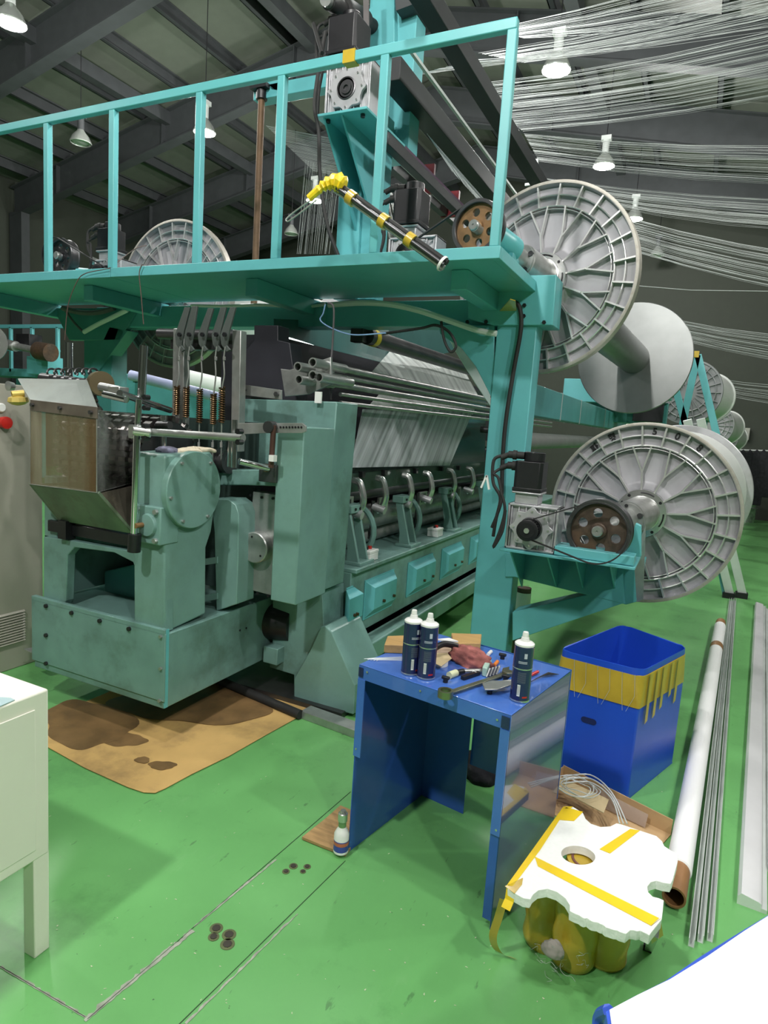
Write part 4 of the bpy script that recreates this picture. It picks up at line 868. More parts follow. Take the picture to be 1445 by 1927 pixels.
yarns((P(575, 300, Y=4.6), P(640, 330, Y=4.8), P(556, 478, Y=4.3), P(622, 478, Y=4.5)), 34, .0009, 'yarn_curtain', 'loose yarns dropping behind the yellow tape wad', YARND, jit=1.0)
yarns((P(700, 320, Y=4.9), P(770, 400, Y=6.0), P(715, 465, Y=4.7), P(800, 470, Y=5.6)), 40, .0011, 'yarn_curtain', 'yarns behind the last but one railing post and the upper motor', YARND, jit=.8)
# fabric and rolls beneath the platform
# fluorescent batten added to brighten the dark space under the platform
t = thing('added_batten', 'added fluorescent batten glowing behind the dark end casting under the platform', 'lamp', P(560, 640, Y=4.9))
a, c = P(524, 636, Y=4.65), P(745, 695, Y=7.3)
MB().cyl(a, c, .035, 12).build('glowing_tube', TUBEL, t); MB().bar(a+Vector((0, 0, .05)), c+Vector((0, 0, .05)), .10, .04).build('batten_body', WHITEP, t)
l = bpy.data.lights.new('added_batten_light', 'AREA'); l.shape = 'RECTANGLE'; l.size = .08; l.size_y = (c-a).length; l.energy = 28; l.color = (.9, 1, .95)
lo = bpy.data.objects.new('added_batten_light', l); COL.objects.link(lo); lo.location = (a+c)/2+Vector((.05, 0, -.06)); lo.rotation_euler = (c-a).to_track_quat('Y', 'Z').to_euler()
tag(MB().prism([P(521, 622, Y=4.6), P(521, 648, Y=4.6), P(760, 710, Y=7.5), P(760, 690, Y=7.5)], (.01, 0, 0)).build('white_fabric_band', mat('bright_fabric', (.85, .95, .9), .5)), 'bright white fabric band slanting behind the dark end casting', 'fabric')
tag(MB().prism([P(832, 612, X=-1.55), P(862, 612, X=-1.50), P(922, 705, X=-1.38), P(923, 764, X=-1.36), P(895, 722, X=-1.42), P(860, 665, X=-1.50)], (-.004, 0, 0)).build('white_fabric_edge', mat('bright_fabric', (0, 0, 0))), 'bright white slanting fabric edge beside the column gusset', 'fabric')
xq = P(672, 628, Y=3.95).x-.45
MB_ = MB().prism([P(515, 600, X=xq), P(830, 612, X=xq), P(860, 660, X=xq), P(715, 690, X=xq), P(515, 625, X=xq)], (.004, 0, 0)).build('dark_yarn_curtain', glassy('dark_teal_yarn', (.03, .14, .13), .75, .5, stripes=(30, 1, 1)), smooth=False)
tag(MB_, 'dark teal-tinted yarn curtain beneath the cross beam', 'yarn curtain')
def roll(a, c, r, name, label, m, cat='roll'): return tag(MB().cyl(a, c, r, 28).build(name, m), label, cat)
roll(P(245, 706, Y=5.2), P(440, 755, Y=5.6), .055, 'wrapped_roll', 'lavender wrapped roll lying across behind the coil springs', LAV)
q1, q2 = P(262, 709, Y=5.24), P(430, 753, Y=5.57)
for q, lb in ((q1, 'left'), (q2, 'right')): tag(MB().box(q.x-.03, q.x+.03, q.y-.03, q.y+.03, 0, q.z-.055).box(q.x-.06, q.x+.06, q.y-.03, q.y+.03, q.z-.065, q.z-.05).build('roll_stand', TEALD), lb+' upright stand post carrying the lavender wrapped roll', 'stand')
roll(P(345, 712, Y=6.4), P(470, 742, Y=6.6), .12, 'pale_fabric_roll', 'pale green-white fabric roll behind the coil springs', CLOTH)
roll(P(300, 855, Y=3.9), P(520, 868, Y=3.9), .10, 'white_fabric_roll', 'white fabric roll seen low behind the spring wires', CLOTH)
q1, q2 = P(190, 690, Y=6.5), P(470, 775, Y=6.5)
tag(MB().prism([q1, q2, Vector((q2.x, 6.5, 0)), Vector((q1.x, 6.5, 0))], (0, .1, 0)).build('background_machine_cover', TEALD, bevel=.01), 'dull teal machine cover behind the coil springs', 'machine cover')
# ================================================================== BACKGROUND MACHINES
t = thing('distant_gantry', 'smaller looking teal gantry with railing far left behind the glass-sided head', 'gantry', (-9.0, 8.0, 0))
yb = 8.0
def bx(u0, v0, u1, v1, Y, d, nm, m, par): 
    a, c = P(u0, v0, Y=Y), P(u1, v1, Y=Y); return MB().box(a.x, c.x, Y, Y+d, c.z, a.z).build(nm, m, par, bevel=.005)
bx(-60, 611, 236, 617, yb, .05, 'top_rail', TEAL, t)
for u in (16, 56, 104, 225): bx(u, 615, u+5, 700 if u < 200 else 705, yb, .05, 'railing_post', TEAL, t)
bx(-60, 690, 110, 712, yb, .8, 'platform', TEAL, t); bx(50, 670, 90, 705, yb-.3, .3, 'drive_block', TEAL, t)
bx(30, 712, 60, 900, yb+.1, .3, 'column', TEALD, t)
bx(-60, 655, 110, 662, yb+1.0, .05, 'lower_rail', TEAL, t)
t = thing('distant_drive', 'dark motor with silver shaft on the distant gantry at far left', 'motor', P(60, 680, Y=7.6))
bx(30, 628, 55, 650, 7.6, .25, 'motor_body', BLACK, t)
MB().cyl(P(12, 648, Y=7.5), P(72, 660, Y=7.5), .06, 20).cyl(P(12, 648, Y=7.5), P(30, 652, Y=7.5), .09, 20).build('shaft', STEEL, t); MB().cyl(P(72, 660, Y=7.5), P(96, 664, Y=7.5), .15, 24).build('pulley', RUST, t)
cS = P(-24, 645, Y=7.2); MBs = MB().lathe(cS, (1, .0, 0), [(0, .05), (0, .36), (.05, .36), (.06, .34), (.06, .08)], 56)
tag(MB().lathe(cS, (.6, -.8, 0), [(0, .05), (0, .33), (.03, .33), (.03, .06), (-.4, .1)], 56).build('distant_spool_flange', ALUL), 'pale spool flange cut off by the left picture edge', 'spool'); MBs.b.free()
# long teal side beam behind the column with cord ties
t = thing('teal_side_beam', 'long teal box beam with white cord ties running back between the two spools', 'beam', (-.95, 4.1, 1.5))
xb_ = -1.02; a, c = P(1008, 722, X=xb_), P(1008, 783, X=xb_)
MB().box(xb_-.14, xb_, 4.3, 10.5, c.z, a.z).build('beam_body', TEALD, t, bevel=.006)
for u in (1058, 1095, 1142, 1188, 1215):
    p = P(u, 750, X=xb_+.002); MB().box(xb_-.142, xb_+.004, p.y, p.y+.012, c.z-.004, a.z+.004).build('cord_tie', YARN, t)
roll((-1.1, 4.2, P(1008, 830, X=-1.1).z), (-1.1, 9.5, P(1008, 830, X=-1.1).z), .06, 'grey_cloth_tube', 'grey tube below the teal side beam, left of the 508 spool', mat('grey_tube', (.17, .18, .17), .5))
t = thing('distant_beam_stand', 'teal beam stand with dark openings below the plain far flange', 'machine stand', P(1150, 700, Y=8.5))
bx(1062, 712, 1190, 760, 8.6, .3, 'stand_block', TEAL, t); bx(1110, 752, 1252, 800, 8.9, .3, 'lower_block', TEALD, t); bx(1195, 745, 1245, 795, 8.7, .2, 'dark_opening', BLACK, t)
bx(1215, 615, 1287, 632, 11.0, .2, 'cross_head', TEALD, t); bx(1240, 740, 1262, 752, 8.6, .3, 'bracket', TEAL, t)
t = thing('teal_trestle', 'teal A-shaped trestle with mustard tape on its tip, right of the far spools', 'trestle', P(1330, 1120, Z=0))
Yt = 8.2
for (u0, v0, u1, v1) in ((1312, 668, 1284, 800), (1313, 668, 1352, 835), (1272, 735, 1290, 800)):
    MB().bar(P(u0, v0, Y=Yt), P(u1, v1, Y=Yt), .075, .04, (0, 1, 0)).build('leg', TEAL, t, bevel=.003)
MB().bar(P(1340, 985, Y=7.9), P(1368, 1128, Y=7.9), .075, .04, (0, 1, 0)).build('leg', TEALD, t)
MB().bar(P(1352, 835, Y=Yt), P(1385, 985, Y=Yt), .07, .04, (0, 1, 0)).build('leg', TEALD, t)
MB().box(P(1306, 662, Y=Yt).x, P(1316, 662, Y=Yt).x, Yt-.03, Yt+.03, P(1306, 673, Y=Yt).z, P(1306, 661, Y=Yt).z).build('tape_tip', MTAPE, t)
t = thing('aluminium_ladder', 'grey aluminium step ladder legs with black feet behind the 508 spool', 'ladder', P(1385, 1130, Z=0))
for (u0, v0, u1, v1) in ((1293, 790, 1372, 1125), (1318, 788, 1396, 1125)):
    a, c = P(u1, v1, Z=.0), None; q = P(u0, v0, Y=a.y-.3); MB().bar(q, a+Vector((0, 0, .04)), .085, .03, (0, 1, 0)).build('side_rail', GALV, t, bevel=.003)
    MB().box(a.x-.07, a.x+.05, a.y-.05, a.y+.05, 0, .06).build('rubber_foot', BLACK, t)
def farspool(u, v, Y, r, label, yaw=14, dark=False):
    c = P(u, v, Y=Y); t = thing('distant_spool', label, 'spool', c)
    n = -yawdir(yaw); x = Vector((0, 0, 1)).cross(n).normalized(); y = n.cross(x); b = MB()
    b.lathe(c, n, [(0, r), (.03, r), (.03, r*.95), (.01, r*.94), (.01, .02)], 48)
    for k in range(20):
        a = 2*PI*k/20; b.bar(c+x*r*.25*math.cos(a)+y*r*.25*math.sin(a)+n*.02, c+x*r*.95*math.cos(a)+y*r*.95*math.sin(a)+n*.02, .012, .03, n)
    for rr in (.6, .8): b.tube([c+n*.02+x*r*rr*math.cos(2*PI*i/40)+y*r*rr*math.sin(2*PI*i/40) for i in range(40)], .010, 5, closed=True)
    b.build('front_flange', mat('dim_aluminium', (.22, .23, .23), .5, .5) if dark else ALU, t)
    q = c-n*.9; MB().box(q.x-.06, q.x+.06, q.y-.04, q.y+.04, 0, q.z-r*.78).build('stand_post', TEALD, t)
    MB().cyl(c-n*.02, c-n*1.0, r*.8, 40).lathe(c-n*1.0, -n, [(0, r*.8), (0, r*.85), (.03, r*.85), (.03, .02)], 48).build('wound_yarn', mat('wound_yarn_grey', (0, 0, 0)), t)
farspool(1296, 738, 9.6, .42, 'dark ribbed distant spool behind the teal trestle top', dark=True)
farspool(1338, 800, 11.6, .34, 'small pale ribbed spool right of the trestle, behind the 508 spool')
farspool(1357, 822, 13.6, .30, 'farthest tiny ribbed spool at the right of the trestle', dark=True)
# things along the back wall
t = thing('clothes_rail', 'rail of dark work clothes hanging at the back wall on the right', 'clothes', P(1415, 985, Y=15.5))
for k in range(7):
    a = P(1372+k*13, 848, Y=15.3); z1 = P(1380, 930+(k % 3)*8, Y=15.3).z
    MB().prism([(a.x-.07, 15.2, a.z-.05), (a.x, 15.2, a.z+.03), (a.x+.07, 15.2, a.z-.05), (a.x+.08, 15.2, z1), (a.x-.08, 15.2, z1)], (0, .12, 0)).build('hanging_coat', CLOTHB, t, bevel=.02)
MB().cyl(P(1365, 846, Y=15.27), P(1500, 850, Y=15.27), .015, 8).build('rail_bar', GALV, t)
t = thing('silver_waste_drum', 'silver waste drum with bag by the back wall, right of the 508 spool', 'bin', (1.15, 16.3, 0))
c = P(1403, 960, Y=16.3); c.z = 0; MB().lathe(c, (0, 0, 1), [(0, .20), (.3, .22), (.32, .24), (.34, .21), (.6, .22), (.62, .24), (.8, .2)], 28).build('drum', mat('crumpled_foil', (.4, .45, .42), .25, .8, var=.4, scale=12), t)
MB().lathe(c+Vector((0, 0, .8)), (0, 0, 1), [(0, .2), (.06, .26), (.12, .15), (.14, .02)], 14).build('bag_top', CLOTHB, t)
bx_ = lambda *a: bx(*a)
tag(bx(1386, 848, 1402, 860, 16.8, .05, 'wall_notice', PAPER, None), 'small white notice at the back wall beside the clothes', 'notice') if False else None
a, c = P(1385, 849, Y=16.9), P(1401, 861, Y=16.9); tag(MB().box(a.x, c.x, 16.9, 16.95, c.z, a.z).build('wall_notice', PAPER), 'small white notice on the back wall beside the clothes', 'notice')
a, c = P(1398, 805, Y=16.9), P(1408, 828, Y=16.9); tag(MB().box(a.x, c.x, 16.85, 16.95, c.z, a.z).build('wall_box', mat('grey_wall_box', (.4, .4, .36), .6)), 'pale grey switch box on the back wall above the clothes', 'switch box')
# ================================================================== CABINETS
t = thing('control_cabinet', 'tall grey-beige control cabinet with louvred vent at the left edge', 'cabinet', (-3.6, 2.6, 0))
cx = P(82, 1240, Z=.0); X_ = cx.x; Yc = cx.y; zt = P(78, 728, X=X_).z
MB().box(X_-1.0, X_, Yc-1.6, Yc, .0, zt).build('body', GREYC, t, bevel=.006)
b = MB(); p0 = P(0, 1180, X=X_)
z0, z1 = P(20, 1212, X=X_).z, P(20, 1152, X=X_).z; y1 = P(46, 1180, X=X_).y
for k in range(12): z = z0+(z1-z0)*k/12; b.prism([(X_, y1-.6, z), (X_+.012, y1-.6, z+.004), (X_, y1-.6, z+(z1-z0)/14)], (0, .6, 0))
b.build('vent_louvres', GREYC, t)
p = P(4, 795, X=X_); MB().lathe(p, (1, 0, 0), [(0, .032), (.02, .032), (.02, .028), (.03, .028), (.03, .036), (.045, .034), (.05, .01)], 28).build('red_button', REDP, t)
p = P(0, 767, X=X_); MB().lathe(p, (1, 0, 0), [(0, .026), (.015, .026), (.02, .02), (.02, .01)], 28).build('white_button', WHITEP, t)
t = thing('brass_pipe_end', 'short pipe end wrapped in yellow paper beside the top of the grey cabinet', 'pipe', P(35, 740, Y=2.2))
MB().pipe(P(22, 742, Y=2.15), P(45, 740, Y=2.2), .017, .012).build('pipe', mat('gold_paper', (.6, .45, .12), .4, .3), t)
p = P(33, 748, Y=2.18); MB().lathe(p+Vector((0, 0, .01)), (0, .1, -1), [(0, .02), (.01, .045), (.03, .05), (.045, .03), (.05, .01)], 9).build('crumpled_paper', mat('gold_paper', (0, 0, 0)), t, smooth=False)
MB().lathe(P(25, 727, Y=2.25), (0, -1, 0), [(0, .02), (.03, .025), (.035, .01)], 16).build('steel_nut', STEEL, t)
# cream cabinet on legs
t = thing('cream_metal_cabinet', 'cream metal cabinet on square legs at the bottom left', 'cabinet', (-1.9, .9, 0))
q = P(90, 1300, Z=.83); XR, YK = -1.59, 1.19
zt = .83; zb = P(86, 1608, X=XR).z
MB().box(XR-.6, XR, -.2, YK, zb, zt).build('body', CREAM, t, bevel=.006, seg=3)
dz0, dz1 = zb+.035, zt-.045
MB().box(XR, XR+.004, -.16, YK-.045, dz0, dz1).build('door', CREAM, t, bevel=.002)
for yy in (YK-.05, -.16): MB().box(XR-.05, XR-.002, yy, yy+.05, 0, zb+.01).build('leg', CREAM, t, bevel=.003)
for yy in (YK-.085, -.16): MB().box(XR-.6, XR-.55, yy, yy+.08, 0, zb+.01).build('leg', CREAM, t, bevel=.003)
t2 = tag(MB().prism([P(0, 1330, Z=zt+.001), P(28, 1318, Z=zt+.001), P(20, 1314, Z=zt+.001), P(-20, 1312, Z=zt+.001), P(-20, 1335, Z=zt+.001)], (0, 0, .002)).build('blue_grey_label', mat('pale_blue_sheet', (.35, .5, .52), .4)), 'pale blue-grey label sheet on the cream cabinet top', 'label')
tag(MB().prism([P(45, 1222, Z=.2), P(78, 1216, Z=.2), P(78, 1228, Z=.2), P(62, 1230, Z=.2)], (0, 0, .004)).build('silver_foil_bag', mat('foil', (.6, .6, .66), .2, .8)), 'silver foil scrap between the grey cabinet and the gear tray', 'foil')
# ================================================================== FLOOR MARKS
def mark(px, name, m, label=None, z=.0012, h=.0008):
    o = MB().prism([P(u, v, Z=z) for u, v in px], (0, 0, h)).build(name, m, smooth=False); return o
JM = mat('joint_dark', (.02, .05, .022), .8); CHIP = mat('chipped_cement', (.34, .36, .30), .9, var=.3, scale=30, dirt=(.1, .12, .08))
def jag(p0, p1, w0, w1, n, seed, name, m):
    rnd = random.Random(seed); a, c = P(*p0, Z=.001), P(*p1, Z=.001); d = (c-a); s = Vector((-d.y, d.x, 0)).normalized(); top, bot = [], []
    for i in range(n+1):
        f = i/n; w = rnd.uniform(w0, w1); top.append(a+d*f+s*w); bot.append(a+d*f-s*rnd.uniform(w0, w1)*.3)
    return struct(MB().prism(top+bot[::-1], (0, 0, .0008)).build(name, m, smooth=False))
jag((165, 1918), (660, 1490), .0015, .002, 4, 1, 'trim_floor_joint', JM); jag((335, 1930), (650, 1620), .0012, .002, 4, 2, 'trim_floor_joint', JM)
jag((160, 1922), (365, 1752), .003, .018, 40, 3, 'trim_chipped_edge', CHIP); jag((365, 1745), (520, 1618), .0015, .009, 30, 4, 'trim_chipped_edge', CHIP)
jag((350, 1927), (560, 1720), .001, .008, 34, 5, 'trim_chipped_edge', CHIP); jag((0, 1820), (160, 1915), .001, .009, 28, 6, 'trim_chipped_edge', CHIP); jag((0, 1819), (160, 1914), .001, .0015, 4, 6, 'trim_floor_joint', JM)
rnd = random.Random(77); b = MB()
for k in range(150):
    u, v = rnd.uniform(80, 1320), rnd.uniform(1290, 1920); p = P(u, v, Z=.0012); a = rnd.uniform(0, PI); L_ = rnd.uniform(.002, .010); w_ = rnd.uniform(.001, .003)
    d = Vector((math.cos(a), math.sin(a), 0)); e = Vector((-d.y, d.x, 0)); b.prism([p, p+d*L_, p+d*L_*.8+e*w_, p+d*L_*.2+e*w_*1.4], (0, 0, .0008))
tag(b.build('floor_lint', mat('lint_flecks', (.6, .62, .45), .9), smooth=False), 'tiny pale lint flecks scattered over the green floor', 'lint', kind='stuff')
AN = mat('anchor_rust', (.05, .045, .035), .7, .3); ANR = mat('anchor_stain', (.10, .12, .05), .8, var=.3)
AL = ['rusty anchor bolt, far left one in the cluster nearest the viewer', 'rusty anchor bolt, right one in the cluster nearest the viewer', 'smaller rusty anchor bolt, left front one in the cluster nearest the viewer', 'rusty anchor bolt, bottom one in the cluster nearest the viewer', 'rusty anchor bolt, largest in the cluster beside the plywood', 'rusty anchor bolt, nearest the plywood in the rear cluster', 'small rusty anchor bolt, left one in the rear cluster', 'small rusty anchor bolt, bottom middle one in the rear cluster']
for i, (u, v, r) in enumerate(((407, 1747, .017), (431, 1759, .018), (402, 1763, .014), (428, 1777, .018), (552, 1630, .013), (578, 1631, .011), (538, 1640, .011), (570, 1640, .009))):
    p = P(u, v, Z=.001); t = thing('floor_anchor', AL[i], 'anchor bolt', (p.x, p.y, 0), 'anchor bolts in the front floor cluster' if i < 4 else 'anchor bolts in the rear floor cluster')
    MB().cyl((p.x, p.y, .0008), (p.x, p.y, .002), r*1.25, 20).build('stain_ring', ANR, t); MB().cyl((p.x, p.y, .001), (p.x, p.y, .004), r*.8, 8).build('bolt_head', AN, t)
BR = mat('oil_stained_cardboard', (.56, .36, .13), .75, var=.16, scale=3.2, dirt=(.10, .065, .035), dirt_amt=.8, dirt_scale=1.9)
OIL_SHADE = mat('dark_oil_stain', (.20, .12, .05), .45, var=.35, scale=5, dirt=(.09, .055, .03), dirt_amt=.8, dirt_scale=4)  # oil stains, widened and darkened to paint in shade beneath the machine
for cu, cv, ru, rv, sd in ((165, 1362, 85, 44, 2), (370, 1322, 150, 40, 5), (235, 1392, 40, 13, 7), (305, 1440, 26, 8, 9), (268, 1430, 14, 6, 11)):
    rnd = random.Random(sd); MB().prism([P(cu+ru*math.cos(a)*(1+.10*math.sin(3*a+sd)+.05*math.sin(7*a+sd)), cv+rv*math.sin(a)*(1+.10*math.sin(3*a+sd)+.05*math.sin(7*a+sd)), Z=.0085+.0006*(sd % 6)) for a in [2*PI*k/60 for k in range(60)]], (0, 0, .0004)).build('oil_stain', OIL_SHADE, None, smooth=False)
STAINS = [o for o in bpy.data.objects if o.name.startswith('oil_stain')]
px = [(40, 1372), (92, 1408), (160, 1446), (240, 1482), (270, 1492), (292, 1493), (312, 1484), (360, 1458), (430, 1424), (500, 1384), (558, 1352), (592, 1328), (560, 1300), (470, 1240), (330, 1240), (200, 1305)]
cbs = tag(MB().prism([P(u, v, Z=.004) for u, v in px], (0, 0, .004)).build('cardboard_floor_sheet', BR, bevel=.001), 'oil-stained brown cardboard sheet on the floor under the gear tray', 'cardboard')
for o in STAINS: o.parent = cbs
t = thing('steel_floor_channel', 'grey steel channel lying on the floor in front of the machine leg', 'steel channel', P(600, 1365, Z=0))
a, c = P(565, 1352, Z=.0), P(700, 1402, Z=0)
d_ = (c-a).normalized(); s_ = Vector((-d_.y, d_.x, 0))
MB().prism([a, a+s_*.09, a+s_*.09+Vector((0, 0, .045)), a+Vector((0, 0, .045))], d_*.55).build('channel', STEEL, t, bevel=.003)
tag(MB().cyl(P(565, 1345, Z=.03), P(400, 1275, Z=.03), .026, 16).build('black_hose', RUBBER), 'black pipe lying across the cardboard under the machine', 'pipe')
# ================================================================== BLUE TABLE
FL, FR, BR3 = Vector((-1.03, 2.045, 0)), Vector((-.43, 1.945, 0)), Vector((-.335, 2.46, 0)); BL = FL+BR3-FR
ex = (FR-FL).normalized(); wT = (FR-FL).length; ey = (BR3-FR).normalized(); dT = (BR3-FR).length; zT = .76
T = thing('blue_sheet_metal_table', 'blue sheet metal work table open at the front, carrying tools and spray cans', 'table', (FL+FR+BR3+BL)/4)
def TL(a, b_, z): return FL+ex*a+ey*b_+Vector((0, 0, z))
def tb(a0, a1, b0, b1, z0, z1): return MB().prism([TL(a0, b0, z0), TL(a1, b0, z0), TL(a1, b1, z0), TL(a0, b1, z0)], (0, 0, z1-z0))
tb(0, wT, 0, dT, zT-.004, zT).build('table_top', BLUE, T, bevel=.002)
tb(0, wT, 0, .004, zT-.055, zT-.004).build('front_flange', BLUE, T)
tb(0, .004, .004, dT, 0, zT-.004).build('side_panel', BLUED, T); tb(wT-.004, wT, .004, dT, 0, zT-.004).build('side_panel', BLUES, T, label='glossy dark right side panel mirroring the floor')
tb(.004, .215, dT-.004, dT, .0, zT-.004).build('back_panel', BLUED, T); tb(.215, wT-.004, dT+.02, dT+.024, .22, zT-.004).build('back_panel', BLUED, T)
tb(0, .032, -.003, .001, zT-.36, zT-.055).build('corner_strip', BLUE, T); tb(wT-.032, wT, -.003, .001, zT-.42, zT-.055).build('corner_strip', BLUE, T)
tb(wT-.034, wT-.004, .004, .008, 0.03, zT-.42).build('inner_strip', BLUED, T)
tb(.002, .022, -.0045, -.003, zT-.045, zT-.01).build('dark_corner_plug', NAVY, T); tb(wT-.03, wT-.002, -.0045, -.003, zT-.05, zT-.01).build('dark_corner_plug', NAVY, T)
bolts(T, [TL(a, -.001, z) for a, z in ((.04, zT-.02), (.27, zT-.022), (wT-.045, zT-.03), (.012, zT-.33), (wT-.012, zT-.40))], -ey, .004, .003, ALUL, 'rivet', 10)
# spray cans
def can(u, v, lab, rot=0, h=.232, r=.0325):
    p = P(u, v, Z=zT); t = thing('spray_can', lab, 'spray can', (p.x, p.y, zT), None)
    z = zT; c = Vector((p.x, p.y, z))
    MB().lathe(c, (0, 0, 1), [(0, r*.9), (.002, r), (.006, r*1.02), (.010, r), (h*.80, r), (h*.815, r*1.02), (h*.82, r*.97)], 40).build('can_body', NAVY, t)
    MB().lathe(c+Vector((0, 0, h*.82)), (0, 0, 1), [(0, r*.98), (.006, r*.9), (.012, r*.55), (.014, r*.5)], 32).build('dome', ALUL, t)
    MB().lathe(c+Vector((0, 0, h*.825)), (0, 0, 1), [(0, r*1.0), (.006, r*1.0), (.010, r*.86), (.014, r*.5), (.022, r*.40), (.026, r*.38), (.027, r*.33), (.040, r*.30), (.044, r*.26)], 28).build('nozzle', WHITEP, t)
    MB().lathe(c+Vector((0, 0, h*.49)), (0, 0, 1), [(0, r*1.005), (.002, r*1.02), (.004, r*1.005)], 40, cap=False).lathe(c, (0, 0, 1), [(.002, r*1.03), (.005, r*1.04), (.008, r*1.02)], 40, cap=False).build('silver_band', ALUL, t)
    # printed patches wrapped on the can, facing the viewer
    va = math.atan2(-p.y, -p.x)+rot
    def patch(a0, a1, z0, z1, m, name):
        b = MB(); n = 6; rr = r*1.012; V1 = []
        for i in range(n+1):
            a = va+a0+(a1-a0)*i/n; V1.append((c.x+rr*math.cos(a), c.y+rr*math.sin(a)))
        for i in range(n): b._f([(*V1[i], z+z0), (*V1[i+1], z+z0), (*V1[i+1], z+z1), (*V1[i], z+z1)], [(0, 1, 2, 3)])
        b.build(name, m, t)
    patch(-.0, .30, h*.66, h*.735, mat('pale_print', (.5, .52, .62), .5), 'printed_square')
    for k in range(2): patch(-.55, .35, h*(.585+.02*k), h*(.595+.02*k), mat('pale_print', (0, 0, 0)), 'brand_line')
    for k in range(9): patch(-.50, .35, h*(.30+.018*k), h*(.306+.018*k), GREYINK, 'small_print_line')
    patch(.15, .7, h*.075, h*.10, REDP, 'red_print')
    patch(-.42, -.12, h*.10, h*.27, WHITEP, 'barcode_panel')
    for k in range(6): patch(-.40+k*.045, -.385+k*.045, h*.115, h*.255, INK, 'barcode_stroke')
    return t
can(771, 1266, 'leftmost navy spray can on the blue table', .5); can(801, 1274, 'navy spray can standing right beside the leftmost can', .1); can(977, 1316, 'navy spray can alone at the right front of the blue table', .1)
# tools on the table
Z0 = zT
def ZP(u, v, z=0): return P(u, v, Z=Z0+z)
def block(px, h, name, lab, m, cat='wood block', bev=.003, z=0): return tag(MB().prism([ZP(u, v, z) for u, v in px], (0, 0, h)).build(name, m, bevel=bev), lab, cat)
block([(722, 1229), (772, 1231), (776, 1210), (728, 1212)], .035, 'wood_block', 'left pine offcut at the back of the blue table behind the cans', WOOD)
block([(852, 1226), (903, 1226), (905, 1208), (848, 1206)], .035, 'wood_block', 'right pine offcut at the back edge of the blue table', WOOD)
t = thing('hand_scraper', 'black handled scraper lying between the two pine offcuts', 'tool', ZP(835, 1215))
MB().tube(smooth_pts([ZP(815, 1222, .05), ZP(835, 1212, .065), ZP(860, 1216, .05)]), [.012]*13, 10).build('handle', BLACK, t)
MB().prism([ZP(823, 1205, .055), ZP(845, 1203, .06), ZP(862, 1209, .045), ZP(840, 1208, .055)], (0, 0, .006)).build('white_cloth', WHITEP, t)
block([(812, 1232), (862, 1236), (858, 1216), (815, 1220)], .006, 'paper_scrap', 'brown paper scrap behind the pink rag', mat('brown_paper', (.36, .26, .19), .9), 'paper', .001)
block([(815, 1248), (830, 1255), (850, 1240), (842, 1230), (815, 1230)], .003, 'cardboard_piece', 'pale cardboard piece beside the second spray can', CARDL, 'cardboard', .001, .018)
p = ZP(826, 1250); tag(MB().lathe(p, (0, 0, 1), [(0, .022), (0, .034), (.018, .034), (.018, .022), (0, .022)], 32, cap=False).build('white_tape_roll', WHITEP), 'white tape roll under the pale cardboard piece', 'tape roll')
# pink rag: crumpled cloth
def lump(c, sx, sy, sz, seed, m, name, lab, cat, amp=.25, yaw=0, fl=True):
    rnd = random.Random(seed); b = bmesh.new(); bmesh.ops.create_icosphere(b, subdivisions=4, radius=1); ph = [(Vector((rnd.uniform(-1, 1), rnd.uniform(-1, 1), rnd.uniform(-1, 1))).normalized()*rnd.uniform(2, 8), rnd.uniform(0, 6), rnd.uniform(.3, 1)) for _ in range(14)]
    for v in b.verts:
        q = v.co.copy(); d = sum(w*abs(math.sin(q.dot(k)+f)) for k, f, w in ph)/len(ph)*2-.6
        q *= 1+amp*d; q.z = max(q.z, -.35) if fl else q.z
        x, y = q.x*sx, q.y*sy; v.co = Vector((c[0]+x*math.cos(yaw)-y*math.sin(yaw), c[1]+x*math.sin(yaw)+y*math.cos(yaw), c[2]+(q.z+.35)*sz))
    me = bpy.data.meshes.new(name); b.to_mesh(me); b.free(); me.materials.append(m)
    for p in me.polygons: p.use_smooth = True
    o = bpy.data.objects.new(name, me); COL.objects.link(o); return tag(o, lab, cat) if lab else o
lump(ZP(885, 1250), .078, .038, .045, 5, PINKR, 'pink_rag', 'crumpled dusty pink rag in the middle of the blue table', 'rag', .85, -.25)
t = thing('combination_wrench', 'long brass-coloured combination wrench overhanging the front edge of the table', 'wrench', ZP(838, 1308))
WR = mat('bronze_wrench', (.30, .29, .20), .3, .9, var=.15)
a, c = ZP(838, 1306, .012), ZP(952, 1268, .008); d = (c-a).normalized(); s = Vector((-d.y, d.x, 0)).normalized(); nn = Vector((0, 0, 1))
MB().lathe(a-nn*.010, (0, 0, 1), [(0, .018), (0, .026), (.024, .026), (.024, .018), (0, .018)], 24, cap=False).build('ring_end', WR, t)
MB().bar(a+d*.024, c, .020, .007).build('shank', WR, t, bevel=.002)
MB().prism([c-d*.01-s*.012, c+d*.02-s*.030, c+d*.055-s*.026, c+d*.03-s*.008, c+d*.028+s*.008, c+d*.055+s*.026, c+d*.02+s*.030, c-d*.01+s*.012], (0, 0, .009)).build('open_end', WR, t, bevel=.002)
t = thing('scrub_brush', 'pale green brush with grey bristles in front of the pink rag', 'brush', ZP(918, 1272))
a = ZP(912, 1270); MB().prism([ZP(906, 1272), ZP(915, 1275), ZP(924, 1258), ZP(914, 1254)], (0, 0, .035)).build('back', mat('mint_plastic', (.4, .58, .5), .4), t, bevel=.004)
for k in range(7): q = ZP(916+k*3, 1274-k*.8); MB().bar(q, q+Vector((.006, .014, .030)), .004, .018, (0, 1, 0)).build('bristle_row', GREYINK if k % 2 else WHITEP, t)
t = thing('ratchet_handle', 'white and black gripped ratchet left of the brush', 'tool', ZP(860, 1272))
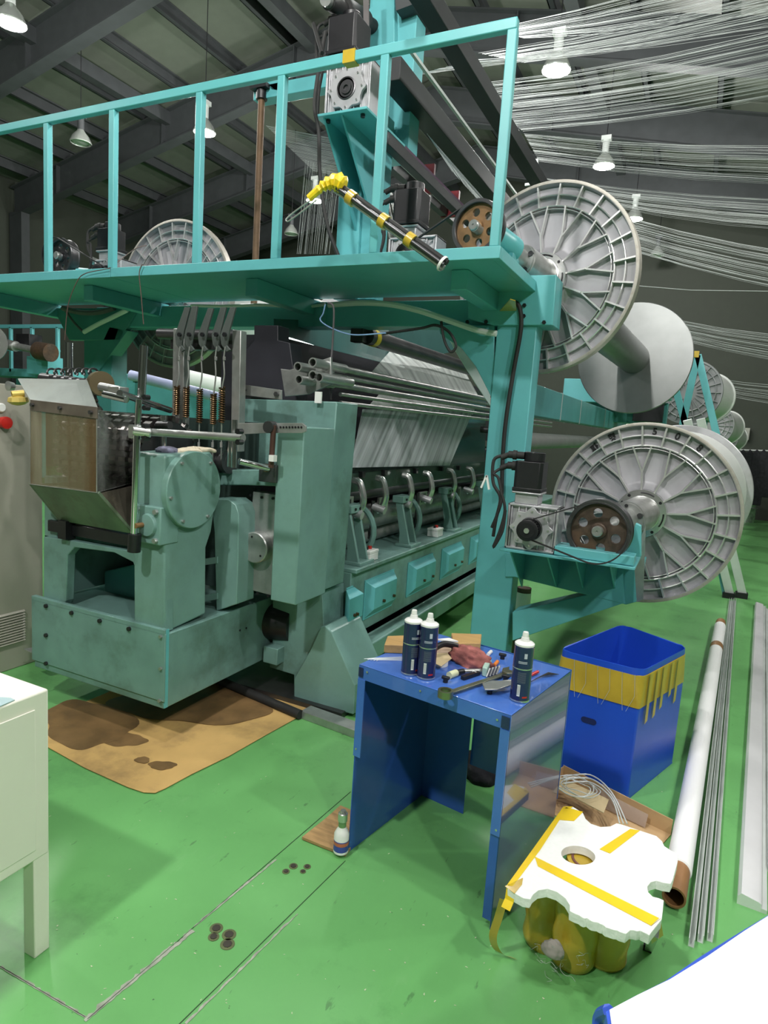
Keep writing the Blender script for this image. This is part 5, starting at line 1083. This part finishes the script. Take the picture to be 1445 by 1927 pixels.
MB().cyl(ZP(845, 1271, .012), ZP(858, 1266, .012), .013, 16).build('white_cap', mat('cream_rubber', (.6, .62, .4), .5), t); MB().cyl(ZP(858, 1266, .012), ZP(872, 1263, .012), .010, 12).build('ribbed_collar', BLACK, t); MB().cyl(ZP(872, 1263, .011), ZP(905, 1262, .011), .008, 12).build('shaft', STEEL, t)
MB().bar(ZP(870, 1276, .008), ZP(900, 1266, .008), .016, .012).build('grip', BLACK, t)
for (u, v, lab) in ((838, 1284, 'black wing bolt standing at the front of the blue table'), (945, 1240, 'small black clip near the back right of the table'), (921, 1305, 'black knob under the snips at the table front'), (951, 1281, 'black socket between wrench and right spray can')):
    p = ZP(u, v); t = thing('black_fitting', lab, 'fitting', p); MB().cyl(p, p+Vector((0, 0, .014)), .009, 12).build('stem', BLACK, t); MB().box(p.x-.014, p.x+.014, p.y-.007, p.y+.007, p.z+.012, p.z+.022).build('head', BLACK, t, bevel=.002)
t = thing('tin_snips', 'grey steel snips beside the right spray can', 'snips', ZP(930, 1290))
MB().prism([ZP(907, 1288, .02), ZP(925, 1283, .02), ZP(962, 1284, .02), ZP(962, 1291, .02), ZP(935, 1300, .02), ZP(912, 1300, .02)], (0, 0, .006)).build('jaw', STEEL, t, bevel=.002)
MB().cyl(ZP(925, 1286, .02), ZP(975, 1280, .02), .006, 10).build('handle', STEEL, t)
t = thing('wire_bundle', 'bundle of thin dark wires fanned at the right edge of the table', 'wires', ZP(1020, 1275))
for k in range(14):
    MB().tube([ZP(985+k*.5, 1291-k*.4, .004+.001*(k % 3)), ZP(1010+k*1.0, 1276-k*.4, .006), ZP(1032+k*1.5, 1265+k*.3, .006+.002*(k % 4))], .0011, 5).build('wire', DSTEEL, t)
MB().cyl(ZP(995, 1272, .008), ZP(1012, 1264, .008), .006, 10).build('red_handle', REDP, t)
t = thing('wire_bundle', 'pale wires lying left of the spray cans', 'wires', ZP(720, 1240))
for k in range(5): MB().tube(smooth_pts([ZP(685+k*6, 1240+k*1.0, .004), ZP(715, 1238+k, .006), ZP(765, 1236+k*1.8, .004)]), .0012, 5).build('wire', GALV, t)
for (u0, v0, u1, v1, m, lab) in ((858, 1237, 872, 1234, REDP, 'red stick behind the pink rag'), (868, 1243, 885, 1240, mat('pale_blue_wire', (0, 0, 0)), 'small blue part behind the pink rag'), (918, 1232, 924, 1226, WHITEP, 'white cap right behind the pink rag'), (930, 1252, 936, 1245, mat('orange_plastic', (.7, .2, .03), .4), 'orange cap behind the wrench head'), (885, 1262, 896, 1268, GALV, 'silver nut beside the brush')):
    tag(MB().cyl(ZP(u0, v0, .008), ZP(u1, v1, .008), .007, 10).build('small_part', m), lab, 'small part')
# black cloth on the floor behind, bottle, plywood
lump(P(905, 1455, Z=0.0), .09, .12, .07, 9, CLOTHB, 'black_cloth', 'crumpled black cloth on the floor seen under the table', 'cloth', .35, .4)
o = MB().prism([P(u, v, Z=.003) for u, v in ((568, 1580), (612, 1545), (640, 1520), (700, 1545), (650, 1612), (612, 1598))], (0, 0, .012)).build('plywood_offcut', mat('raw_plywood', (.42, .26, .11), .7, var=.3, stretch=(1, 7, 1), dirt=(.12, .06, .03), dirt_scale=5), bevel=.001); tag(o, 'stained plywood offcut on the floor by the left table leg', 'plywood')
p = P(641, 1602, Z=.015); t = thing('adhesive_bottle', 'white bottle with blue label and steel cap on the plywood offcut', 'bottle', p)
MB().lathe(p, (0, 0, 1), [(0, .026), (.003, .029), (.075, .029), (.09, .022), (.10, .016), (.105, .015)], 32).build('bottle_body', WHITEP, t)
MB().lathe(p+Vector((0, 0, .012)), (0, 0, 1), [(0, .0292), (.042, .0292)], 32, cap=False).build('blue_label', mat('blue_label', (.05, .07, .35), .4), t); MB().lathe(p+Vector((0, 0, .036)), (0, 0, 1), [(0, .0295), (.014, .0295)], 32, cap=False).build('orange_label', mat('orange_label', (.5, .14, .08), .4), t)
MB().lathe(p+Vector((0, 0, .10)), (0, 0, 1), [(0, .015), (.028, .015)], 28, cap=False).build('green_neck', mat('green_label', (.15, .3, .12), .4), t); MB().lathe(p+Vector((0, 0, .128)), (0, 0, 1), [(0, .018), (.03, .018), (.032, .014), (.042, .01)], 28).build('steel_cap', ALUL, t)
# ================================================================== BLUE BIN
t = thing('blue_plastic_bin', 'tall blue corrugated plastic bin with mustard tape round its rim', 'bin', (-.2, 3.35, 0))
Q = [Vector(q) for q in ((-.10, 3.03, 0), (.075, 3.53, 0), (-.26, 3.73, 0), (-.485, 3.08, 0))]
def rounded(Q, r, n=5):
    out = []
    for i in range(4):
        p, a, c = Q[i], Q[i-1], Q[(i+1) % 4]; u1 = (a-p).normalized()*r; u2 = (c-p).normalized()*r
        for k in range(n+1): f = k/n; out.append((p+u1)*(1-f)**2+p*2*f*(1-f)+(p+u2)*f*f)
    return out
def wallring(Q, rb, rt_, z0, z1, th, nz=1, off=0, jag_=0, seed=1):
    rnd = random.Random(seed); cen = sum(Q, Vector())/4
    lo = rounded([p+(p-cen).normalized()*off for p in Q], rb); hi = rounded([p+(p-cen).normalized()*off for p in Q], rt_); b = MB(); N = len(lo)
    L_ = []
    for ring, z, sh in ((lo, z0, 0), (hi, z1, 0), (hi, z1, -th), (lo, z0, -th)):
        L_.append([b.b.verts.new(p+(cen-p).normalized()*(-sh)+Vector((0, 0, z+(rnd.uniform(-jag_, 0) if z == z1 and jag_ else 0)))) for p in ring])
    for a, c in ((0, 1), (1, 2), (2, 3), (3, 0)):
        for i in range(N): b.b.faces.new((L_[a][i], L_[a][(i+1) % N], L_[c][(i+1) % N], L_[c][i]))
    return b
wallring(Q, .01, .01, .002, .42, .005).prism(Q, (0, 0, .004)).build('box_wall', BIN, t, smooth=False)
wallring(Q, .01, .055, .42, .63, .005, jag_=.006).build('flap_collar', BIN, t)
wallring(Q, .012, .05, .445, .598, .003, off=.004, jag_=.004, seed=3).build('tape_band', MTAPE, t)
rnd = random.Random(4)
fa, fb = Q[0], Q[1]; e_ = (fb-fa).normalized(); n_ = Vector((e_.y, -e_.x, 0))
for k in range(5):
    f = .12+.15*k+rnd.uniform(-.02, .02); p = fa+e_*(fb-fa).length*f+n_*.011; z1 = .60; z0 = .38+rnd.uniform(-.03, .06)
    MB().prism([p+Vector((0, 0, z1)), p+e_*.026+Vector((0, 0, z1-.005)), p+e_*.026+Vector((0, 0, z0+.01)), p+Vector((0, 0, z0))], n_*.001).build('tape_strip', MTAPE, t)
ga, gb = Q[3], Q[0]; e2 = (gb-ga).normalized(); n2 = Vector((e2.y, -e2.x, 0))
p = P(1107, 1357, Y=3.05); h = ga+e2*((p-ga).dot(e2))+n2*.0015; h.z = p.z
hx = [h+e2*x_+Vector((0, 0, z_)) for x_, z_ in [(.022+.014*math.cos(a), .014*math.sin(a)) for a in [-PI/2+PI*k/6 for k in range(7)]]+[(-.022+.014*math.cos(a), .014*math.sin(a)) for a in [PI/2+PI*k/6 for k in range(7)]]]
MB().prism(hx, n2*.0015).build('hand_hole', mat('dark_hole_blue', (.004, .012, .09), .6), t)
for k in range(6):
    p0 = ga+e2*(.08+.055*k)+n2*.008; MB().tube([p0+Vector((0, 0, .60)), p0+e2*.01+n2*.004+Vector((0, 0, .5)), p0+e2*(.02*(-1)**k)+Vector((0, 0, .42))], .0009, 4).build('loose_yarn', YARN, t)
# ================================================================== CARDBOARD TRAY, FOAM BOARD, TAPED ROLLS
t = thing('cardboard_tray', 'open cardboard tray holding coiled grey wire between the table and the bin', 'cardboard box', P(1120, 1500, Z=0))
bl, brr = P(1056, 1475, Z=0), P(1262, 1572, Z=0); bl.z = brr.z = 0
e3 = (brr-bl).normalized(); n3 = Vector((e3.y, -e3.x, 0)); L3 = (brr-bl).length
MB().prism([bl, brr, brr+Vector((0, 0, .07)), bl+Vector((0, 0, .095))], n3*-.004).build('back_wall', CARD, t); MB().prism([bl, brr, brr+n3*.26, bl+n3*.26], (0, 0, .004)).build('bottom', CARD, t)
MB().prism([bl, bl+n3*.26, bl+n3*.26+Vector((0, 0, .09)), bl+Vector((0, 0, .09))], e3*.004).build('side_wall', CARD, t)
MB().prism([bl+n3*.12+Vector((0, 0, .10)), bl+n3*.12+e3*.28+Vector((0, 0, .10)), bl+n3*.21+e3*.30+Vector((0, 0, .085)), bl+n3*.19+Vector((0, 0, .085))], (0, 0, .003)).build('cream_flap', CARDL, t)
MB().prism([bl+n3*.05+e3*.15+Vector((0, 0, .01)), bl+n3*.05+e3*.42+Vector((0, 0, .01)), bl+n3*.03+e3*.42+Vector((0, 0, .06)), bl+n3*.03+e3*.15+Vector((0, 0, .075))], (0, 0, .003)).build('grey_board', mat('grey_board', (.36, .27, .22), .8), t)
t = thing('coiled_wire', 'loosely coiled grey wire in the cardboard tray', 'wire', P(1110, 1480, Z=.1))
for k in range(4):
    rnd = random.Random(k); c = P(1085+rnd.uniform(-8, 8), 1478+rnd.uniform(-4, 4), Z=.11+.004*k); r0 = .05+.01*k
    MB().tube([c+Vector((r0*1.2*math.cos(a), r0*math.sin(a), .006*math.sin(3*a+k))) for a in [2*PI*j/24 for j in range(24)]], .0022, 6, closed=True).build('wire_loop', GALV, t)
for k in range(3): MB().tube(smooth_pts([P(1060, 1462+k*6, Z=.12), P(1110, 1458+k*7, Z=.13), P(1150, 1490+k*6, Z=.12), P(1180-k*7, 1550, Z=.10)]), .003, 6).build('wire_strand', GALV, t)
# foam board
zf = .285
F0 = P(1100, 1640, Z=zf)
def fp(px): return [((P(u, v, Z=zf)-F0).x, (P(u, v, Z=zf)-F0).y) for u, v in px]
out = [(1060, 1518), (1078, 1518), (1097, 1530), (1102, 1541), (1112, 1550), (1130, 1556), (1148, 1555), (1160, 1549), (1172, 1552), (1205, 1563), (1235, 1573), (1246, 1583), (1250, 1592), (1262, 1600), (1276, 1607), (1275, 1622), (1270, 1640), (1266, 1655), (1262, 1663), (1248, 1661), (1235, 1657), (1224, 1660), (1218, 1668), (1219, 1678), (1228, 1687), (1240, 1690), (1249, 1694), (1247, 1715), (1245, 1730), (1226, 1754), (1222, 1760), (1205, 1751), (1186, 1750), (1178, 1757), (1150, 1748), (1120, 1735), (1090, 1722), (1072, 1714), (1072, 1703), (1064, 1690), (1048, 1678), (1030, 1672), (1013, 1675), (1003, 1683), (998, 1692), (985, 1690), (956, 1674), (953, 1667)]
rj = random.Random(11); out2 = []
for i, q in enumerate(out):
    a, c = q, out[(i+1) % len(out)]; out2.append(a); Lp = math.hypot(c[0]-a[0], c[1]-a[1])
    if Lp > 14 and 30 <= i <= 37:
        m = int(Lp/5)
        for k in range(1, m): f = k/m; out2.append((a[0]+(c[0]-a[0])*f, a[1]+(c[1]-a[1])*f+rj.uniform(-1.8, 1.8)))
hole = [(1088+32*math.cos(a), 1609+17.5*math.sin(a)+(32*math.cos(a))*.12) for a in [2*PI*k/32 for k in range(32)]]
FB = thing('white_foam_board', 'white foam packing board with one round hole, yellow tape lines and bite-shaped cutouts', 'foam board', F0)
plate(fp(out2), [fp(hole)], (F0, (1, 0, 0), (0, 1, 0), (0, 0, -1)), .030).build('board', FOAM, FB, bevel=.003)
def tape(px, m=YTAPE, z=.0012, nm='tape_line'): return MB().prism([P(u, v, Z=zf+z) for u, v in px], (0, 0, .0008)).build(nm, m, FB)
tape([(1006, 1612), (1012, 1630), (1225, 1742), (1240, 1728)]); tape([(1186, 1560), (1204, 1563), (1148, 1606), (1128, 1598)])
tape([(1060, 1518), (1078, 1518), (1060, 1532), (1016, 1600), (965, 1668), (953, 1667)]); tape([(1060, 1518), (1097, 1528), (1080, 1545), (1044, 1542)])
tape([(950, 1668), (984, 1652), (982, 1665), (968, 1682)], MTAPE)
MB().prism([P(1225, 1742, Z=zf+.002), P(1243, 1728, Z=zf+.002), P(1248, 1760, Z=zf-.06), P(1226, 1776, Z=zf-.07)], (0, 0, -.001)).build('hanging_tape_end', MTAPE, FB)
for nm, px in (('hanging_tape_end', [((953, 1670), zf), ((950, 1690), zf-.03), ((943, 1706), zf-.05)]),):
    pts = [P(u, v, Z=z) for (u, v), z in px]; b = MB(); w = Vector((.028, -.006, 0))
    for i in range(len(pts)-1): b._f([pts[i], pts[i]+w, pts[i+1]+w, pts[i+1], pts[i]+Vector((0, .001, 0)), pts[i]+w+Vector((0, .001, 0)), pts[i+1]+w+Vector((0, .001, 0)), pts[i+1]+Vector((0, .001, 0))], [(0, 1, 2, 3), (7, 6, 5, 4)])
    b.build(nm, YTAPE, FB)
# long tape tail hanging to the floor
pts = smooth_pts([P(940, 1690, Z=.24), P(930, 1725, Z=.16), P(920, 1760, Z=.08), P(928, 1785, Z=.02), P(945, 1795, Z=.006), P(960, 1800, Z=.004)], 5)
b = MB(); w = Vector((.026, -.004, .004))
for i in range(len(pts)-1): b._f([pts[i], pts[i]+w, pts[i+1]+w, pts[i+1]], [(0, 1, 2, 3)])
b.build('tape_tail', MTAPE, FB)
MB().bar(P(1232, 1755, Z=.25), P(1220, 1786, Z=.0)+Vector((0, 0, .004)), .022, .022).build('prop_leg', ALUL, FB); MB().box(P(1218, 1786, Z=0).x-.013, P(1218, 1786, Z=0).x+.013, P(1218, 1786, Z=0).y-.013, P(1218, 1786, Z=0).y+.013, 0, .02).build('prop_foot', BLACK, FB)
# taped rolls bundle below the foam
t = thing('taped_core_bundle', 'bundle of cardboard cores wrapped in mustard tape under the foam board', 'taped bundle', P(1075, 1780, Z=0))
cen = [P(1025, 1768, Z=0), P(1075, 1802, Z=0), P(1135, 1798, Z=0), P(1090, 1745, Z=0)]
for i, c in enumerate(cen):
    c.z = 0; prof = [(0, .066), (.01, .071)]
    for k in range(1, 10): prof.append((.025*k, .071+.003*math.sin(k*1.7+i)))
    prof += [(.25, .066), (.25, .05)]
    MB().lathe(c, (0, 0, 1), prof, 36).lathe(c, (0, 0, 1), [(.25, .05), (.252, .045), (.2, .043)], 24, cap=False).build('wrapped_core', MTAPE, t)
    MB().lathe(c+Vector((0, 0, .18)), (0, 0, 1), [(0, .044), (.073, .044), (.073, .052), (.068, .052)], 28, cap=False).build('core_mouth', mat('core_purple', (.16, .06, .05), .7), t)
hull = [P(u, v, Z=.0) for u, v in ((985, 1760), (1010, 1740), (1120, 1730), (1170, 1780), (1150, 1812), (1100, 1830), (1060, 1822), (1000, 1790))]
rnd = random.Random(8)
for k in range(16):
    c = P(rnd.uniform(1000, 1110), rnd.uniform(1785, 1828), Z=rnd.uniform(.01, .10)); pts = [c]
    for j in range(4): pts.append(pts[-1]+Vector((rnd.uniform(-.018, .018), rnd.uniform(-.015, .006), rnd.uniform(-.012, .014))))
    for q in pts: q.z = max(q.z, .002)
    MB().tube(smooth_pts(pts, 4), .0005, 4).build('stray_fibre', YARN, t)
lump(P(1040, 1795, Z=0.08), .03, .02, .03, 3, mat('grey_lint', (.3, .27, .25), 1), 'grey_lint_tuft', 'grey lint tuft stuck on the taped bundle', 'lint', .5)
# ================================================================== LONG PROFILES ON THE FLOOR
t = thing('white_wrapped_tube', 'long white wrapped tube with brown core ends on the floor beside the foam board', 'tube', P(1268, 1700, Z=0))
a, c = P(1268, 1690, Z=.04), P(1356, 1172, Z=.04); a.z = c.z = .048; dd = (c-a).normalized()
MB().lathe(a+dd*.16, dd, [(0, .040), (.004, .046), ((c-a).length*.92, .046), ((c-a).length*.92+.003, .042)], 32).build('white_wrap', PAPER, t)
MB().pipe(a-dd*.01, a+dd*.30, .040, .033, 28).build('cardboard_core', mat('brown_core', (.30, .15, .06), .55, dirt=(.14, .06, .03)), t)
MB().cyl(c-dd*.2, c-dd*.02, .041, 28).build('cardboard_core', mat('brown_core', (0, 0, 0)), t)
MB().lathe(c-dd*.95, dd, [(0, .047), (.12, .047)], 28, cap=False).build('brown_band', mat('brown_core', (0, 0, 0)), t)
def profile(u0, v0, u1, v1, w, h, name, lab, grp=None, m=GALV):
    a, c = P(u0, v0, Z=0), P(u1, v1, Z=0); a.z = c.z = 0; d = (c-a).normalized(); s = Vector((d.y, -d.x, 0)); up_ = Vector((0, 0, 1)); tk = .0025
    o = MB().prism([a, a+s*w, a+s*w+up_*h, a+s*(w-tk)+up_*h, a+s*(w-tk)+up_*tk, a+s*tk+up_*tk, a+s*tk+up_*h, a+up_*h], c-a).build(name, m); return tag(o, lab, 'metal profile', grp)
GV = 'galvanised channels lying side by side on the floor'
profile(1294, 1780, 1372, 1130, .019, .03, 'galvanised_channel', 'leftmost of the three thin galvanised channels beside the white tube', GV)
profile(1311, 1772, 1376, 1130, .019, .03, 'galvanised_channel', 'middle one of the three thin galvanised channels on the floor', GV)
profile(1329, 1770, 1381, 1130, .019, .03, 'galvanised_channel', 'rightmost of the three thin galvanised channels on the floor', GV)
t = thing('wide_aluminium_profile', 'wide silver profile lying on the floor near the right picture edge', 'metal profile', P(1400, 1700, Z=0))
a, c = P(1386, 1700, Z=0), P(1420, 1140, Z=0); a.z = c.z = 0; d = (c-a).normalized(); s = Vector((d.y, -d.x, 0)); u_ = Vector((0, 0, 1))
MB().prism([a, a+s*.075, a+s*.075+u_*.03, a+s*.065+u_*.035, a+s*.01+u_*.045, a+u_*.03], c-a).build('silver_face', mat('brushed_silver', (.80, .80, .82), .35, .3, var=.04), t); MB().prism([a+s*.075, a+s*.095, a+s*.095+u_*.015, a+s*.075+u_*.015], c-a).build('side_lip', GALV, t)
profile(1443, 1640, 1440, 1145, .05, .03, 'galvanised_channel', 'galvanised channel at the very right picture edge', None)
# ================================================================== WHITE TABLE LOWER RIGHT
zw = .74
t = thing('white_round_edged_table', 'white table top with blue edging cutting into the lower right corner', 'table', (.3, .8, 0))
px = [(1152, 1935), (1147, 1900), (1200, 1872), (1260, 1843), (1330, 1800), (1400, 1752), (1470, 1708), (1600, 1640), (1700, 1700), (1700, 2100), (1200, 2200)]
top = [P(u, v, Z=zw) for u, v in px]; MB().prism(top, (0, 0, -.004)).build('table_top', PAPER, t)
cw = sum(top, Vector())/len(top)
MB().prism([q+(q-cw).normalized()*.007+Vector((0, 0, -.002)) for q in top], (0, 0, -.02)).build('blue_edging', BEDGE, t)
for dx, dy in ((.1, -.3), (.45, .0), (.0, -.6), (.5, -.5)): MB().cyl((cw.x+dx, cw.y+dy, 0), (cw.x+dx, cw.y+dy, zw-.024), .018, 14).build('leg', GALV, t)
b = MB().tube(smooth_pts([P(1125, 1935, Z=zw-.1), P(1128, 1912, Z=zw-.08), P(1145, 1902, Z=zw-.03)]), .010, 8).build('blue_hook', BEDGE, t)
# ================================================================== WORK GLOVE
g = P(335, 846, X=-2.28)
t = thing('cotton_work_glove', 'dirty cotton work glove with striped cuff lying on the gear housing', 'glove', P(330, 852, X=-2.25))
zh = P(340, 853, X=-2.25).z
c0 = Vector((-2.32, 2.36, zh+.012))
o = lump((-2.30, 2.36, zh+.0), .045, .055, .022, 21, GLOVEB, 'cuff', None, None, .3); o.parent = t; o.location = -ORG[t.name]
o = lump((-2.27, 2.47, zh-.002), .045, .075, .020, 22, GLOVE, 'palm', None, None, .3); o.parent = t; o.location = -ORG[t.name]
for k in range(4):
    x0 = -2.30+.026*k; MB().tube(smooth_pts([Vector((x0, 2.50, zh+.014)), Vector((x0+.01, 2.55+.008*(k % 2), zh+.018)), Vector((x0+.016, 2.60+.01*(k % 3), zh+.010))], 4), [.013, .013, .013, .013, .012, .012, .011, .010, .007], 9).build('finger', GLOVE, t)
MB().tube(smooth_pts([Vector((-2.245, 2.43, zh+.012)), Vector((-2.215, 2.47, zh+.014)), Vector((-2.21, 2.50, zh+.004))], 4), [.012, .013, .013, .013, .012, .012, .011, .010, .007], 9).build('thumb', GLOVE, t)
# notice can stack beyond the cantilever triangle
p = P(983, 1145, Y=4.6); t = thing('striped_paper_drum', 'rusty-rimmed drum with ribbed white label seen through the teal brace triangle', 'drum', (p.x, 4.6, 0))
MB().lathe((p.x, 4.6, 0), (0, 0, 1), [(0, .05), (P(983, 1112, Y=4.6).z, .05), (P(983, 1105, Y=4.6).z, .051), (P(983, 1106, Y=4.6).z, .045)], 28).build('drum_body', RUST, t)
MB().lathe((p.x, 4.6, P(983, 1148, Y=4.6).z), (0, 0, 1), [(i*.008, .0515+(.001 if i % 2 else 0)) for i in range(18)], 28, cap=False).build('ribbed_label', WHITEP, t)
